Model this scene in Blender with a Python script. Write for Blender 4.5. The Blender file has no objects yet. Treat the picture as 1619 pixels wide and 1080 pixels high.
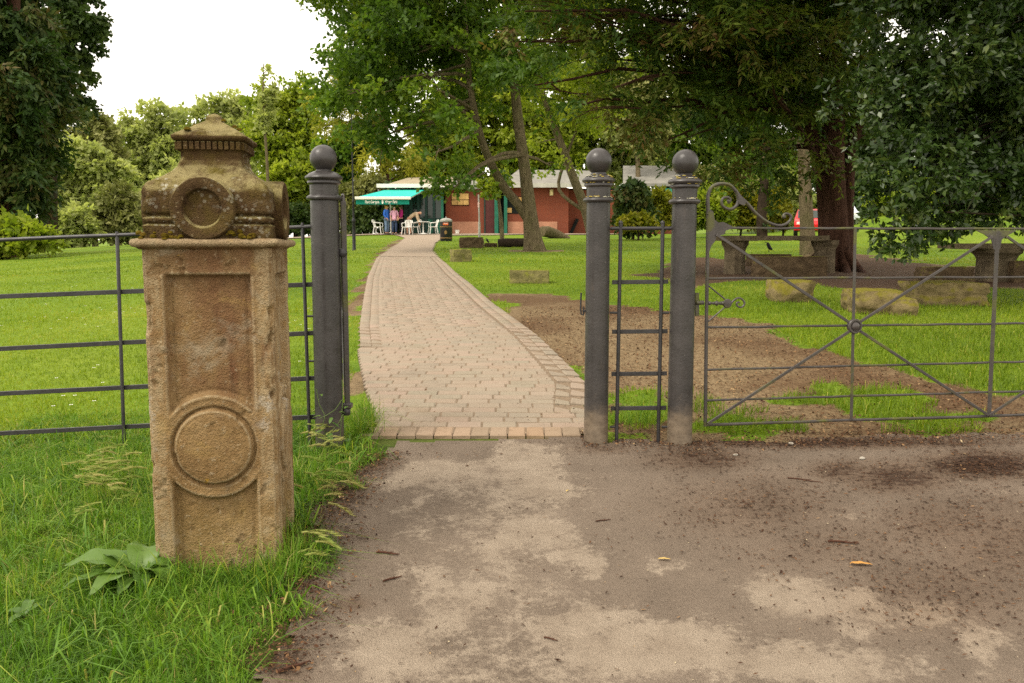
import bpy, math, random
import numpy as np
from mathutils import Vector, Matrix

random.seed(7)
SC = bpy.context.scene
COL = SC.collection

# ------------------------------------------------------------------ camera, world, sun, exposure
F = 1370.0                                   # focal length in photograph pixels (1619 x 1080)
PITCH = math.atan(150.0 / F)
CAMZ = 1.07
cam_data = bpy.data.cameras.new('camera')
cam_data.sensor_width = 36.0
cam_data.lens = F / 1619.0 * 36.0
cam_data.clip_start = 0.05
cam_data.clip_end = 2000.0
cam_data.dof.use_dof = True
cam_data.dof.focus_distance = 4.2
cam_data.dof.aperture_fstop = 11.0
cam = bpy.data.objects.new('camera', cam_data)
COL.objects.link(cam)
cam.location = (0, 0, CAMZ)
cam.rotation_euler = (math.pi / 2 - PITCH, 0, 0)
SC.camera = cam

SUN_EL, SUN_AZ = math.radians(52), math.radians(-125)     # azimuth from +Y, negative towards -X
w = bpy.data.worlds.new('World'); SC.world = w; w.use_nodes = True
nt = w.node_tree; nt.nodes.clear()
sky = nt.nodes.new('ShaderNodeTexSky'); sky.sky_type = 'NISHITA'; sky.sun_disc = False
sky.sun_elevation = SUN_EL; sky.sun_rotation = SUN_AZ
mixw = nt.nodes.new('ShaderNodeMix'); mixw.data_type = 'RGBA'
mixw.inputs[0].default_value = 0.86          # an even overcast veil over the sky
nt.links.new(sky.outputs[0], mixw.inputs[6])
mixw.inputs[7].default_value = (11.2, 10.3, 8.9, 1)
bg = nt.nodes.new('ShaderNodeBackground'); bg.inputs[1].default_value = 0.1
out = nt.nodes.new('ShaderNodeOutputWorld')
nt.links.new(mixw.outputs[2], bg.inputs[0]); nt.links.new(bg.outputs[0], out.inputs[0])

sd = bpy.data.lights.new('sun', 'SUN'); sd.energy = 1.4; sd.angle = math.radians(18); sd.color = (1.0, 0.93, 0.80)
sun = bpy.data.objects.new('sun', sd); COL.objects.link(sun)
sdir = Vector((math.sin(SUN_AZ) * math.cos(SUN_EL), math.cos(SUN_AZ) * math.cos(SUN_EL), math.sin(SUN_EL)))
sun.rotation_euler = sdir.to_track_quat('Z', 'Y').to_euler()

SC.view_settings.view_transform = 'Standard'
SC.view_settings.look = 'None'
SC.view_settings.gamma = 1.0
SC.view_settings.exposure = 1.1
SC.view_settings.use_curve_mapping = False
SC.render.engine = 'CYCLES'
SC.cycles.use_denoising = False
SC.cycles.max_bounces = 6
SC.cycles.diffuse_bounces = 3
SC.cycles.transmission_bounces = 4
SC.cycles.transparent_max_bounces = 6

# ------------------------------------------------------------------ helpers: noise, camera geometry, ground
def _hash(a, b, c, s):
    h = (a.astype(np.int64) * 374761393 + b.astype(np.int64) * 668265263 + c.astype(np.int64) * 2147483647 + s * 1274126177) & 0xffffffff
    h = ((h ^ (h >> 13)) * 1274126177) & 0xffffffff
    h = ((h ^ (h >> 16)) * 2246822519) & 0xffffffff
    return ((h ^ (h >> 15)) & 0xffffff) / float(0xffffff)

def vnoise(x, y, z=0.0, s=0):
    x, y, z = np.broadcast_arrays(np.asarray(x, float), np.asarray(y, float), np.asarray(z, float))
    xi, yi, zi = np.floor(x), np.floor(y), np.floor(z)
    fx, fy, fz = x - xi, y - yi, z - zi
    fx, fy, fz = [t * t * (3 - 2 * t) for t in (fx, fy, fz)]
    r = 0
    for i in (0, 1):
        for j in (0, 1):
            for k in (0, 1):
                r = r + _hash(xi + i, yi + j, zi + k, s) * (fx if i else 1 - fx) * (fy if j else 1 - fy) * (fz if k else 1 - fz)
    return r

def fbm(x, y, z=0.0, s=0, o=4):
    r, a, t = 0, 0.5, 0
    for k in range(o):
        r = r + a * vnoise(np.asarray(x) * 2 ** k, np.asarray(y) * 2 ** k, np.asarray(z) * 2 ** k, s + k)
        t += a; a *= 0.5
    return r / t

def sstep(a, b, x):
    t = np.clip((np.asarray(x, float) - a) / (b - a), 0, 1)
    return t * t * (3 - 2 * t)

_py = np.arange(-60, 420, 0.1)
_pz = np.interp(_py, [-60, -5, 0, 4.8, 6.2, 10.8, 14.4, 25.8, 53.5, 70, 120, 420],
                [-1.9, -.85, -.456, 0, .125, .36, .54, .88, 1.82, 2.1, 2.8, 6.0])
_k = np.exp(-0.5 * (np.arange(-20, 21) / 7.0) ** 2); _k /= _k.sum()
_pz = np.convolve(np.pad(_pz, 20, mode='edge'), _k, 'valid')

def gz(X, Y):
    X = np.asarray(X, float); Y = np.asarray(Y, float)
    z = np.interp(Y, _py, _pz)
    x0 = -1.0 - 0.13 * np.maximum(Y, 0)
    d = x0 - X
    z = z - 0.045 * np.minimum(np.where(d > 0, d * d / (d + 0.6), 0), 40)
    z = z + 1.3 * sstep(22, 42, Y) * sstep(17, 26, X)           # grassy bank on the right
    z = z + 0.012 * np.sin(X * 1.3 + 0.4) * np.sin(Y * 0.9) * sstep(5.5, 9, Y)
    return z

def g(x, y):
    return float(gz(x, y))

_cp, _sp = math.cos(PITCH), math.sin(PITCH)
def ray(u, v):
    a, b = (u - 809.5) / F, -(v - 540.0) / F
    return Vector((a, b * _sp + _cp, b * _cp - _sp))

def at(u, v, Y):
    d = ray(u, v); return Vector((0, 0, CAMZ)) + d * (Y / d.y)

def gnd(u, v):
    d = ray(u, v)
    ys = np.concatenate([np.arange(0.4, 12, 0.02), np.arange(12, 150, 0.1)])
    P = np.outer(ys / d.y, np.array(d)) + np.array([0, 0, CAMZ])
    below = P[:, 2] <= gz(P[:, 0], P[:, 1])
    i = int(np.argmax(below)) if below.any() else len(ys) - 1
    x, y = P[i, 0], P[i, 1]
    return Vector((x, y, g(x, y)))

def onplane(u, v, p0, n):
    d = ray(u, v); o = Vector((0, 0, CAMZ))
    return o + d * ((p0 - o).dot(n) / d.dot(n))

def proj(X, Y, Z):
    dz = Z - CAMZ
    fw = Y * _cp - dz * _sp; up = Y * _sp + dz * _cp
    fw = np.maximum(fw, 1e-3)
    return 809.5 + F * X / fw, 540.0 - F * up / fw

def pxpoly(pts):
    return np.array([(p.x, p.y) for p in (gnd(u, v) for u, v in pts)])

def inpoly(X, Y, poly):
    r = np.zeros(np.shape(X), bool); n = len(poly); j = n - 1
    for i in range(n):
        xi, yi = poly[i]; xj, yj = poly[j]
        c = ((yi > Y) != (yj > Y)) & (X < (xj - xi) * (Y - yi) / (yj - yi + 1e-12) + xi)
        r ^= c; j = i
    return r

# ------------------------------------------------------------------ helpers: objects
ORG = {}
def thing(name, label, cat, loc, group=None):
    o = bpy.data.objects.new(name, None); COL.objects.link(o)
    o.empty_display_size = 0.1
    o.location = loc; ORG[o.name] = Vector(loc)
    o['label'] = label; o['category'] = cat
    if group: o['group'] = group
    return o

def tag(o, label, cat, group=None):
    o['label'] = label; o['category'] = cat
    if group: o['group'] = group
    return o

def kind(o, k, label=None):
    o['kind'] = k
    if label: o['label'] = label
    return o

def dup(root, loc, label, group=None, rotz=None):
    r = root.copy(); COL.objects.link(r); r.location = loc
    ORG[r.name] = Vector(loc)
    if rotz is not None: r.rotation_euler = (0, 0, rotz)
    r['label'] = label
    if group: r['group'] = group
    for ch in list(root.children):
        c = ch.copy(); COL.objects.link(c); c.parent = r
        for gc in list(ch.children):
            d = gc.copy(); COL.objects.link(d); d.parent = c
    return r

def _link(me, name, mat, parent, smooth, origin=None):
    o = bpy.data.objects.new(name, me); COL.objects.link(o)
    if mat is not None:
        for m in (mat if isinstance(mat, (list, tuple)) else [mat]): me.materials.append(m)
    if smooth: me.polygons.foreach_set('use_smooth', np.ones(len(me.polygons), bool))
    if parent is not None:
        o.parent = parent; ORG[o.name] = ORG[parent.name]
    elif origin is not None:
        o.location = origin; ORG[o.name] = Vector(origin)
    else:
        ORG[o.name] = Vector((0, 0, 0))
    return o

def mesh_np(name, V, Fa, mat, parent=None, tint=None, smooth=False, origin=None, attrs=None, local=False):
    V = np.asarray(V, float)
    off = ORG[parent.name] if parent is not None else (Vector(origin) if origin is not None else Vector((0, 0, 0)))
    if not local: V = V - np.array(off)
    Fa = np.asarray(Fa, np.int64); k = Fa.shape[1]
    me = bpy.data.meshes.new(name)
    me.vertices.add(len(V)); me.vertices.foreach_set('co', V.astype(np.float32).ravel())
    me.loops.add(Fa.size); me.loops.foreach_set('vertex_index', Fa.astype(np.int32).ravel())
    me.polygons.add(len(Fa)); me.polygons.foreach_set('loop_start', np.arange(0, Fa.size, k, dtype=np.int32))
    al = dict(attrs or {})
    if tint is not None: al['tint'] = tint
    for an, av in al.items():
        a = me.attributes.new(an, 'FLOAT', 'POINT'); a.data.foreach_set('value', np.asarray(av, np.float32))
    me.update(calc_edges=True)
    return _link(me, name, mat, parent, smooth, origin)

class MB:
    """collects shapes (world coordinates) and links them as one mesh object"""
    def __init__(self): self.V = []; self.F = []; self.M = []; self.mi = 0
    def add(self, vs, fs):
        b = len(self.V); self.V += [tuple(v) for v in vs]
        self.F += [tuple(i + b for i in f) for f in fs]; self.M += [self.mi] * len(fs); return self
    def box(self, c, s, rot=None, ch=0.0):
        hx, hy, hz = s[0] / 2, s[1] / 2, s[2] / 2
        R = rot if rot is not None else Matrix.Identity(3)
        c = Vector(c)
        if ch <= 0:
            vs = [(x, y, z) for z in (-hz, hz) for x, y in ((-hx, -hy), (hx, -hy), (hx, hy), (-hx, hy))]
            fs = [(3, 2, 1, 0), (4, 5, 6, 7), (0, 1, 5, 4), (1, 2, 6, 5), (2, 3, 7, 6), (3, 0, 4, 7)]
        else:
            vs = []
            for z, r in ((-hz, ch), (-hz + ch, 0), (hz - ch, 0), (hz, ch)):
                vs += [(-hx + r, -hy + r, z), (hx - r, -hy + r, z), (hx - r, hy - r, z), (-hx + r, hy - r, z)]
            fs = [(3, 2, 1, 0), (12, 13, 14, 15)]
            for k in range(3):
                for i in range(4):
                    j = (i + 1) % 4; fs.append((k * 4 + i, k * 4 + j, k * 4 + 4 + j, k * 4 + 4 + i))
        return self.add([R @ Vector(v) + c for v in vs], fs)
    def tube(self, pts, r, n=8, caps=True, flat=None):
        pts = [Vector(p) for p in pts]; m = len(pts)
        rs = r if isinstance(r, (list, tuple)) else [r] * m
        vs = []; fs = []; up = None
        for i, p in enumerate(pts):
            t = (pts[min(i + 1, m - 1)] - pts[max(i - 1, 0)])
            t = t.normalized() if t.length > 1e-9 else Vector((0, 0, 1))
            if up is None:
                up = Vector((0, 0, 1)) if abs(t.z) < 0.9 else Vector((0, 1, 0))
                if flat is not None: up = Vector(flat[0])
            a = t.cross(up)
            if a.length < 1e-6: a = t.cross(Vector((1, 0, 0)))
            a.normalize(); b = a.cross(t).normalized(); up = b
            for k in range(n):
                an = 2 * math.pi * (k + 0.5) / n
                ca, sa = math.cos(an), math.sin(an)
                vs.append(p + a * (ca * rs[i]) + b * (sa * rs[i]))
        for i in range(m - 1):
            for k in range(n):
                j = (k + 1) % n
                fs.append((i * n + k, i * n + j, (i + 1) * n + j, (i + 1) * n + k))
        if caps:
            fs.append(tuple(range(n - 1, -1, -1))); fs.append(tuple((m - 1) * n + k for k in range(n)))
        return self.add(vs, fs)
    def bar(self, a, b, w, t, nrm):
        """flat bar from a to b: width w in the plane across nrm, thickness t along nrm"""
        a, b, nrm = Vector(a), Vector(b), Vector(nrm).normalized()
        d = (b - a); L = d.length; d.normalize(); s = nrm.cross(d).normalized()
        R = Matrix((d, s, nrm)).transposed()
        return self.box((a + b) / 2, (L, w, t), R, ch=min(w, t) * 0.18)
    def lathe(self, prof, n=24, M=None, cap=True):
        M = M or Matrix.Identity(4); vs = []; fs = []
        for r, z in prof:
            for k in range(n):
                an = 2 * math.pi * k / n
                vs.append(M @ Vector((r * math.cos(an), r * math.sin(an), z)))
        for i in range(len(prof) - 1):
            for k in range(n):
                j = (k + 1) % n
                fs.append((i * n + k, i * n + j, (i + 1) * n + j, (i + 1) * n + k))
        if cap:
            fs.append(tuple(range(n - 1, -1, -1))); fs.append(tuple((len(prof) - 1) * n + k for k in range(n)))
        return self.add(vs, fs)
    def prism(self, poly, M, t):
        """polygon in local xz, thickness t along local y, placed by matrix M"""
        n = len(poly); vs = [M @ Vector((x, -t / 2, z)) for x, z in poly] + [M @ Vector((x, t / 2, z)) for x, z in poly]
        fs = [tuple(range(n)), tuple(range(2 * n - 1, n - 1, -1))]
        for i in range(n):
            j = (i + 1) % n; fs.append((i, i + n, j + n, j))
        return self.add(vs, fs)
    def build(self, name, mat, parent=None, smooth=False, origin=None, local=False):
        off = ORG[parent.name] if parent is not None else (Vector(origin) if origin is not None else Vector((0, 0, 0)))
        if local: off = Vector((0, 0, 0))
        me = bpy.data.meshes.new(name)
        me.from_pydata([(v[0] - off[0], v[1] - off[1], v[2] - off[2]) for v in self.V], [], self.F)
        me.polygons.foreach_set('material_index', np.array(self.M, np.int32)); me.update()
        o = _link(me, name, mat, parent, smooth, origin)
        if smooth:
            try: me.set_sharp_from_angle(angle=math.radians(38))
            except Exception: pass
        return o

# ------------------------------------------------------------------ helpers: materials
def srgb(r, g_, b, k=1.0):
    f = lambda c: (c / 12.92 if c <= 0.04045 else ((c + 0.055) / 1.055) ** 2.4) * k
    return (f(r / 255), f(g_ / 255), f(b / 255), 1)

class MT:
    def __init__(self, name, rough=0.8, spec=0.3, metal=0.0):
        self.m = bpy.data.materials.new(name); self.m.use_nodes = True
        self.t = self.m.node_tree; self.b = self.t.nodes['Principled BSDF']
        self.b.inputs['Roughness'].default_value = rough
        self.b.inputs['Specular IOR Level'].default_value = spec
        self.b.inputs['Metallic'].default_value = metal
        self.tc = None
    def n(self, ty): return self.t.nodes.new(ty)
    def l(self, a, b):
        if isinstance(a, (int, float)): b.default_value = a
        elif isinstance(a, tuple): b.default_value = a
        else: self.t.links.new(a, b)
    def coord(self, w='Object', sc=None):
        if self.tc is None: self.tc = self.n('ShaderNodeTexCoord')
        if w == 'World':
            s = self.n('ShaderNodeNewGeometry').outputs['Position']
        else: s = self.tc.outputs[w]
        if sc is not None:
            mp = self.n('ShaderNodeMapping'); mp.inputs['Scale'].default_value = sc; self.l(s, mp.inputs[0]); s = mp.outputs[0]
        return s
    def noise(self, scale, detail=4, rough=0.55, w='Object', sc=None, dist=0.0):
        n = self.n('ShaderNodeTexNoise'); n.inputs['Scale'].default_value = scale; n.inputs['Detail'].default_value = detail
        n.inputs['Roughness'].default_value = rough; n.inputs['Distortion'].default_value = dist
        self.l(self.coord(w, sc), n.inputs['Vector']); return n.outputs['Fac']
    def voro(self, scale, w='Object', feat='F1', sc=None):
        n = self.n('ShaderNodeTexVoronoi'); n.feature = feat; n.inputs['Scale'].default_value = scale
        self.l(self.coord(w, sc), n.inputs['Vector']); return n.outputs['Distance']
    def attr(self, name):
        n = self.n('ShaderNodeAttribute'); n.attribute_name = name; return n.outputs['Fac']
    def sep(self, w='Object'):
        n = self.n('ShaderNodeSeparateXYZ'); self.l(self.coord(w), n.inputs[0]); return n.outputs
    def ramp(self, f, st):
        n = self.n('ShaderNodeValToRGB'); e = n.color_ramp.elements
        while len(e) < len(st): e.new(0.5)
        for k, (p, c) in enumerate(st):
            e[k].position = p; e[k].color = c if len(c) == 4 else (*c, 1)
        self.l(f, n.inputs[0]); return n.outputs[0]
    def step(self, f, a, b):
        n = self.n('ShaderNodeMapRange'); n.interpolation_type = 'SMOOTHSTEP'
        n.inputs[1].default_value = a; n.inputs[2].default_value = b; self.l(f, n.inputs[0]); return n.outputs[0]
    def mix(self, f, a, b, bl='MIX'):
        n = self.n('ShaderNodeMix'); n.data_type = 'RGBA'; n.blend_type = bl
        self.l(f, n.inputs[0]); self.l(a, n.inputs[6]); self.l(b, n.inputs[7]); return n.outputs[2]
    def ma(self, op, a, b=0.0, c=None):
        n = self.n('ShaderNodeMath'); n.operation = op; self.l(a, n.inputs[0]); self.l(b, n.inputs[1])
        if c is not None: self.l(c, n.inputs[2])
        return n.outputs[0]
    def bump(self, h, s=0.5, d=0.01):
        n = self.n('ShaderNodeBump'); n.inputs['Strength'].default_value = s; n.inputs['Distance'].default_value = d
        self.l(h, n.inputs['Height']); self.l(n.outputs[0], self.b.inputs['Normal']); return self
    def col(self, c): self.l(c, self.b.inputs['Base Color']); return self
    def rough(self, c): self.l(c, self.b.inputs['Roughness']); return self

def plain(name, c, rough=0.6, spec=0.3, metal=0.0, var=0.25, scale=6.0, bump=0.0):
    """one colour with uneven tone, never quite flat"""
    t = MT(name, rough, spec, metal)
    n = t.noise(scale, 5)
    lo = tuple(x * (1 - var) for x in c[:3]) + (1,); hi = tuple(min(1, x * (1 + var)) for x in c[:3]) + (1,)
    t.col(t.ramp(n, [(0.3, lo), (0.7, hi)]))
    if bump: t.bump(t.noise(scale * 8, 4), bump, 0.01)
    return t.m

def leafmat(name, cols, rough=0.5, spec=0.35, trans=0.3, tcol=1.5):
    t = MT(name, rough, spec)
    c = t.ramp(t.attr('tint'), cols)
    t.col(c)
    tr = t.n('ShaderNodeBsdfTranslucent')
    mu = t.mix(1.0, c, (tcol, tcol * 1.05, tcol * 0.6, 1), 'MULTIPLY'); t.l(mu, tr.inputs[0])
    mx = t.n('ShaderNodeMixShader'); mx.inputs[0].default_value = trans
    o = t.t.nodes['Material Output']
    t.l(t.b.outputs[0], mx.inputs[1]); t.l(tr.outputs[0], mx.inputs[2]); t.l(mx.outputs[0], o.inputs[0])
    return t.m

# ------------------------------------------------------------------ ground zones (world outlines)
ASPH = np.concatenate([np.array([(-0.55, -7.0)]), pxpoly([(400, 1075), (440, 1010), (470, 930), (488, 860), (512, 800), (562, 745), (600, 716), (606, 706),
        (935, 694), (1110, 706), (1250, 699), (1619, 690)]), np.array([(7.5, 5.05), (7.5, -7.0)])])
SOIL = pxpoly([(758, 460), (840, 464), (925, 478), (1060, 497), (1180, 508), (1250, 532), (1330, 556), (1420, 586), (1500, 606), (1619, 640), (1800, 655),
               (1800, 702), (1100, 706), (925, 706), (922, 610), (850, 540)])
ISLES = [pxpoly([(968, 632), (1058, 622), (1062, 690), (962, 694)]), pxpoly([(1108, 628), (1160, 650), (1235, 668), (1252, 690), (1112, 697)]),
         pxpoly([(1250, 628), (1400, 612), (1475, 655), (1535, 665), (1535, 690), (1395, 690), (1375, 655), (1290, 642)])]
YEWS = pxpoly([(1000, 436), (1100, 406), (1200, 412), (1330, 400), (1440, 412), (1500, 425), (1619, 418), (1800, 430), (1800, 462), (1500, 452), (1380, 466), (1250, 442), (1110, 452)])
SIDE = [pxpoly([(545, 500), (575, 440), (597, 402), (625, 380), (645, 377), (616, 395), (594, 430), (580, 500)]), pxpoly([(548, 650), (556, 570), (575, 570), (598, 660)])]
# path edges (photograph pixels -> ground)
PL = pxpoly([(610, 714), (592, 665), (577, 615), (567, 565), (566, 520), (572, 480), (580, 440), (594, 410), (614, 396), (632, 384), (640, 377), (560, 370.5), (545, 369.5)])
PR = pxpoly([(936, 708), (930, 660), (926, 612), (850, 536), (775, 480), (730, 441), (700, 414), (684, 398), (688, 386), (700, 376), (706, 373), (830, 371.5), (870, 371)])
_o = np.argsort(PL[:, 1]); PLs = PL[_o]; _o = np.argsort(PR[:, 1]); PRs = PR[_o]
Y0P = 4.82
def xl(Y): return np.interp(Y, PLs[:, 1], PLs[:, 0])
def xr(Y): return np.interp(Y, PRs[:, 1], PRs[:, 0])
BRICK_W = 0.215
# right edge runs straight into the gate opening next to the bollard
PATHPOLY = np.concatenate([PL, PR[::-1]])
bol_l = gnd(522, 710); bol_r = gnd(942, 702); bol_g = gnd(1074, 704)
maple_base = gnd(846, 397)

def bare(X, Y):
    wx = (fbm(X * 1.1, Y * 1.1, 0, 3) - .5) * 0.9 * np.clip(Y / 12, .35, 1.5); wy = (fbm(X * 1.1, Y * 1.1, 5, 9) - .5) * 0.9 * np.clip(Y / 8, .4, 2)
    a, b = X + wx, Y + wy
    r = inpoly(a, b, SOIL)
    for p in ISLES: r &= ~inpoly(X + wx * .9 + (vnoise(X * 6, Y * 6, 2, 6) - .5) * .35, Y + wy * .7 + (vnoise(X * 6, Y * 6, 8, 6) - .5) * .35, p)
    r |= inpoly(a, b, YEWS)
    for p in SIDE: r |= inpoly(X + wx * .3, Y + wy * .3, p)
    r |= (X - maple_base.x) ** 2 + (Y - maple_base.y) ** 2 < 0.9 ** 2
    return r.astype(float)

def axis(lo, hi, a, b, st, gr=1.16):
    mid = list(np.arange(a, b + 1e-6, st)); up = []; x, s = b, st
    while x < hi: s *= gr; x += s; up.append(x)
    dn = []; x, s = a, st
    while x > lo: s *= gr; x -= s; dn.append(x)
    return np.array(dn[::-1] + mid + up)

def grid(xs, ys, off=0.0, keep=None):
    XX, YY = np.meshgrid(xs, ys); X, Y = XX.ravel(), YY.ravel()
    nx, ny = len(xs), len(ys)
    i, j = np.meshgrid(np.arange(nx - 1), np.arange(ny - 1)); a = (j * nx + i).ravel()
    Fq = np.stack([a, a + 1, a + nx + 1, a + nx], 1)
    if keep is not None:
        cx = X[Fq].mean(1); cy = Y[Fq].mean(1); Fq = Fq[keep(cx, cy)]
        used = np.unique(Fq); mp = np.full(len(X), -1); mp[used] = np.arange(len(used)); Fq = mp[Fq]; X, Y = X[used], Y[used]
    return np.stack([X, Y, gz(X, Y) + off], 1), Fq

# ---- ground sheet: lawn with bare earth
t = MT('lawn_and_earth', 0.95, 0.15)
n1 = t.noise(0.35, 5, w='World'); n2 = t.noise(9.0, 4, w='World'); n3 = t.noise(60.0, 3, w='World')
gc = t.ramp(n1, [(0.32, (0.078, 0.138, 0.008)), (0.5, (0.130, 0.200, 0.011)), (0.7, (0.185, 0.235, 0.020))])
gc = t.mix(t.step(n2, 0.35, 0.75), gc, t.mix(1.0, gc, (0.70, 0.78, 0.6, 1), 'MULTIPLY'))
ec = t.ramp(t.noise(26.0, 6, 0.7, w='World'), [(0.25, (0.090, 0.058, 0.030)), (0.5, (0.185, 0.130, 0.070)), (0.75, (0.290, 0.212, 0.120))])
ec = t.mix(t.step(t.noise(0.55, 3, w='World'), 0.45, 0.62), ec, t.mix(1.0, ec, (0.62, 0.53, 0.5, 1), 'MULTIPLY'))
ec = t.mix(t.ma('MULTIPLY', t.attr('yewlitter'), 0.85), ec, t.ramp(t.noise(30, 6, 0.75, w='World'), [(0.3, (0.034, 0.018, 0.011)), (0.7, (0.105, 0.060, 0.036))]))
fb = t.step(t.ma('ADD', t.attr('bare'), t.ma('MULTIPLY', t.ma('SUBTRACT', t.noise(5.0, 6, 0.7, w='World'), 0.5), 1.3)), 0.38, 0.62)
gc = t.mix(t.attr('thatch'), gc, t.ramp(n2, [(0.3, (0.030, 0.042, 0.008)), (0.7, (0.085, 0.105, 0.020))]))
t.col(t.mix(fb, gc, ec)); t.bump(t.ma('ADD', n3, n2), 0.7, 0.03)
M_GROUND = t.m
xs = axis(-420, 420, -11, 11, 0.22, 1.13); ys = axis(-60, 418, -2, 20, 0.2, 1.06)
GV, GF = grid(xs, ys)
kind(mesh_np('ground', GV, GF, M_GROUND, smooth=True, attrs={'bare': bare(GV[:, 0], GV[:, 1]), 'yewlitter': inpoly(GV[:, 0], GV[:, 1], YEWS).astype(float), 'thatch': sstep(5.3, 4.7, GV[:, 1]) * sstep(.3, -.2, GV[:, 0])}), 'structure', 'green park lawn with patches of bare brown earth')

# ---- asphalt drive in the foreground, with pale dust and dark needle litter stains
t = MT('asphalt_dusty', 0.92, 0.2)
agg = t.voro(230, 'World'); n3 = t.noise(420, 2, w='World'); nb = t.noise(2.2, 6, 0.65, w='World'); nm = t.noise(38, 6, 0.75, w='World')
base = t.ramp(nb, [(0.3, (0.160, 0.121, 0.089)), (0.55, (0.222, 0.170, 0.127)), (0.75, (0.262, 0.204, 0.155))])
base = t.mix(t.step(n3, 0.5, 0.72), base, (0.30, 0.245, 0.19, 1))
base = t.mix(t.step(agg, 0.05, 0.35), t.mix(1.0, base, (0.55, 0.52, 0.5, 1), 'MULTIPLY'), base)
fd = t.step(t.ma('ADD', t.attr('dust'), t.ma('ADD', t.ma('MULTIPLY', t.ma('SUBTRACT', nm, 0.5), 1.5), t.ma('MULTIPLY', t.ma('SUBTRACT', t.noise(9, 6, 0.7, w='World'), 0.5), 1.2))), 0.30, 0.72)
dustc = t.ramp(t.noise(9, 5, w='World'), [(0.3, (0.315, 0.248, 0.184)), (0.7, (0.425, 0.345, 0.262))])
base = t.mix(t.ma('MULTIPLY', fd, 0.85), base, dustc)
fr = t.step(t.ma('ADD', t.attr('needle'), t.ma('MULTIPLY', t.ma('SUBTRACT', t.noise(24, 6, 0.8, w='World', sc=(0.6, 1.5, 1)), 0.5), 1.6)), 0.52, 0.85)
base = t.mix(t.ma('MULTIPLY', fr, 0.8), base, t.ramp(t.noise(150, 3, w='World'), [(0.3, (0.028, 0.014, 0.009)), (0.7, (0.085, 0.045, 0.027))]))
damp = t.step(t.attr('needle'), 0.02, 0.7)
base = t.mix(t.ma('MULTIPLY', damp, 0.6), base, t.mix(1.0, base, (0.60, 0.46, 0.35, 1), 'MULTIPLY'))
t.col(base); t.bump(t.ma('ADD', agg, n3), 0.9, 0.010)
M_ASPH = t.m
xs = axis(-4, 7.6, -1.3, 4.3, 0.035, 1.25); ys = axis(-7, 5.2, 1.2, 5.15, 0.03, 1.3)
def keep_asph(cx, cy):
    nx = (vnoise(cx * 6, cy * 6, 0, 5) - .5) * .16; return inpoly(cx + nx, cy + nx, ASPH)
AV, AF = grid(xs, ys, 0.012, keep_asph)
U, Vp = proj(AV[:, 0], AV[:, 1], AV[:, 2])
dust = np.zeros(len(AV))
WU = (fbm(AV[:, 0] * 2.6, AV[:, 1] * 2.6, 0, 41) - .5) * 170 + (fbm(AV[:, 0] * 11, AV[:, 1] * 11, 0, 43) - .5) * 70
WV = (fbm(AV[:, 0] * 2.6, AV[:, 1] * 2.6, 7, 47) - .5) * 80 + (fbm(AV[:, 0] * 11, AV[:, 1] * 11, 7, 49) - .5) * 40
for (u, v, ru, rv, am) in [(690, 762, 85, 22, .8), (830, 738, 70, 28, .75), (760, 800, 120, 60, .45), (780, 930, 160, 70, .42), (900, 1040, 300, 60, .4), (855, 780, 50, 25, .75), (870, 855, 80, 30, .8), (800, 880, 60, 16, .7), (945, 880, 38, 22, .7), (625, 806, 13, 11, .8),
                            (655, 935, 50, 18, .7), (745, 950, 55, 30, .65), (625, 1025, 75, 55, .75), (700, 970, 60, 30, .6), (960, 985, 90, 30, .75), (1060, 1040, 130, 40, .85), (1250, 1060, 160, 30, .75),
                            (1285, 960, 75, 32, .85), (1330, 985, 90, 18, .7), (1480, 985, 70, 28, .75), (1560, 1040, 50, 30, .6), (960, 1010, 60, 20, .7), (1085, 882, 26, 9, .6), (1290, 780, 30, 7, .45), (1355, 830, 40, 9, .45), (1560, 795, 25, 8, .4)]:
    du = (U + WU - u) / ru; dv = (Vp + WV - v) / rv
    dust = np.maximum(dust, am * np.exp(-0.55 * (du * du + dv * dv) ** 1.3))
dust = dust * 1.12 + .05 + 0.22 * (fbm(AV[:, 0] * 1.7, AV[:, 1] * 1.7, 0, 21) - .5)
dust[(AV[:, 1] < 1.4)] = fbm(AV[AV[:, 1] < 1.4, 0] * 2, AV[AV[:, 1] < 1.4, 1] * 2, 0, 31) * .9
needle = np.zeros(len(AV))
for (u, v, ru, rv, am) in [(1420, 755, 90, 26, .8), (1560, 735, 110, 22, .95), (1580, 860, 150, 90, .55), (1490, 830, 120, 50, .55), (1330, 745, 60, 18, .7), (1110, 725, 90, 22, .7), (1300, 700, 300, 10, .8), (555, 955, 30, 12, .6),
                            (520, 770, 55, 35, .75), (480, 900, 30, 90, .55), (450, 1040, 40, 60, .6), (580, 730, 40, 14, .7), (1200, 800, 160, 60, .5), (1500, 930, 180, 80, .5), (1350, 860, 220, 60, .42), (560, 845, 40, 12, .35), (960, 710, 60, 8, .5)]:
    du = (U - u) / ru; dv = (Vp - v) / rv
    needle = np.maximum(needle, am * np.exp(-0.7 * (du * du + dv * dv)))
kind(mesh_np('asphalt_drive', AV, AF, M_ASPH, smooth=True, attrs={'dust': dust, 'needle': needle}), 'structure', 'dusty grey brown asphalt in front of the gates')

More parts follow.
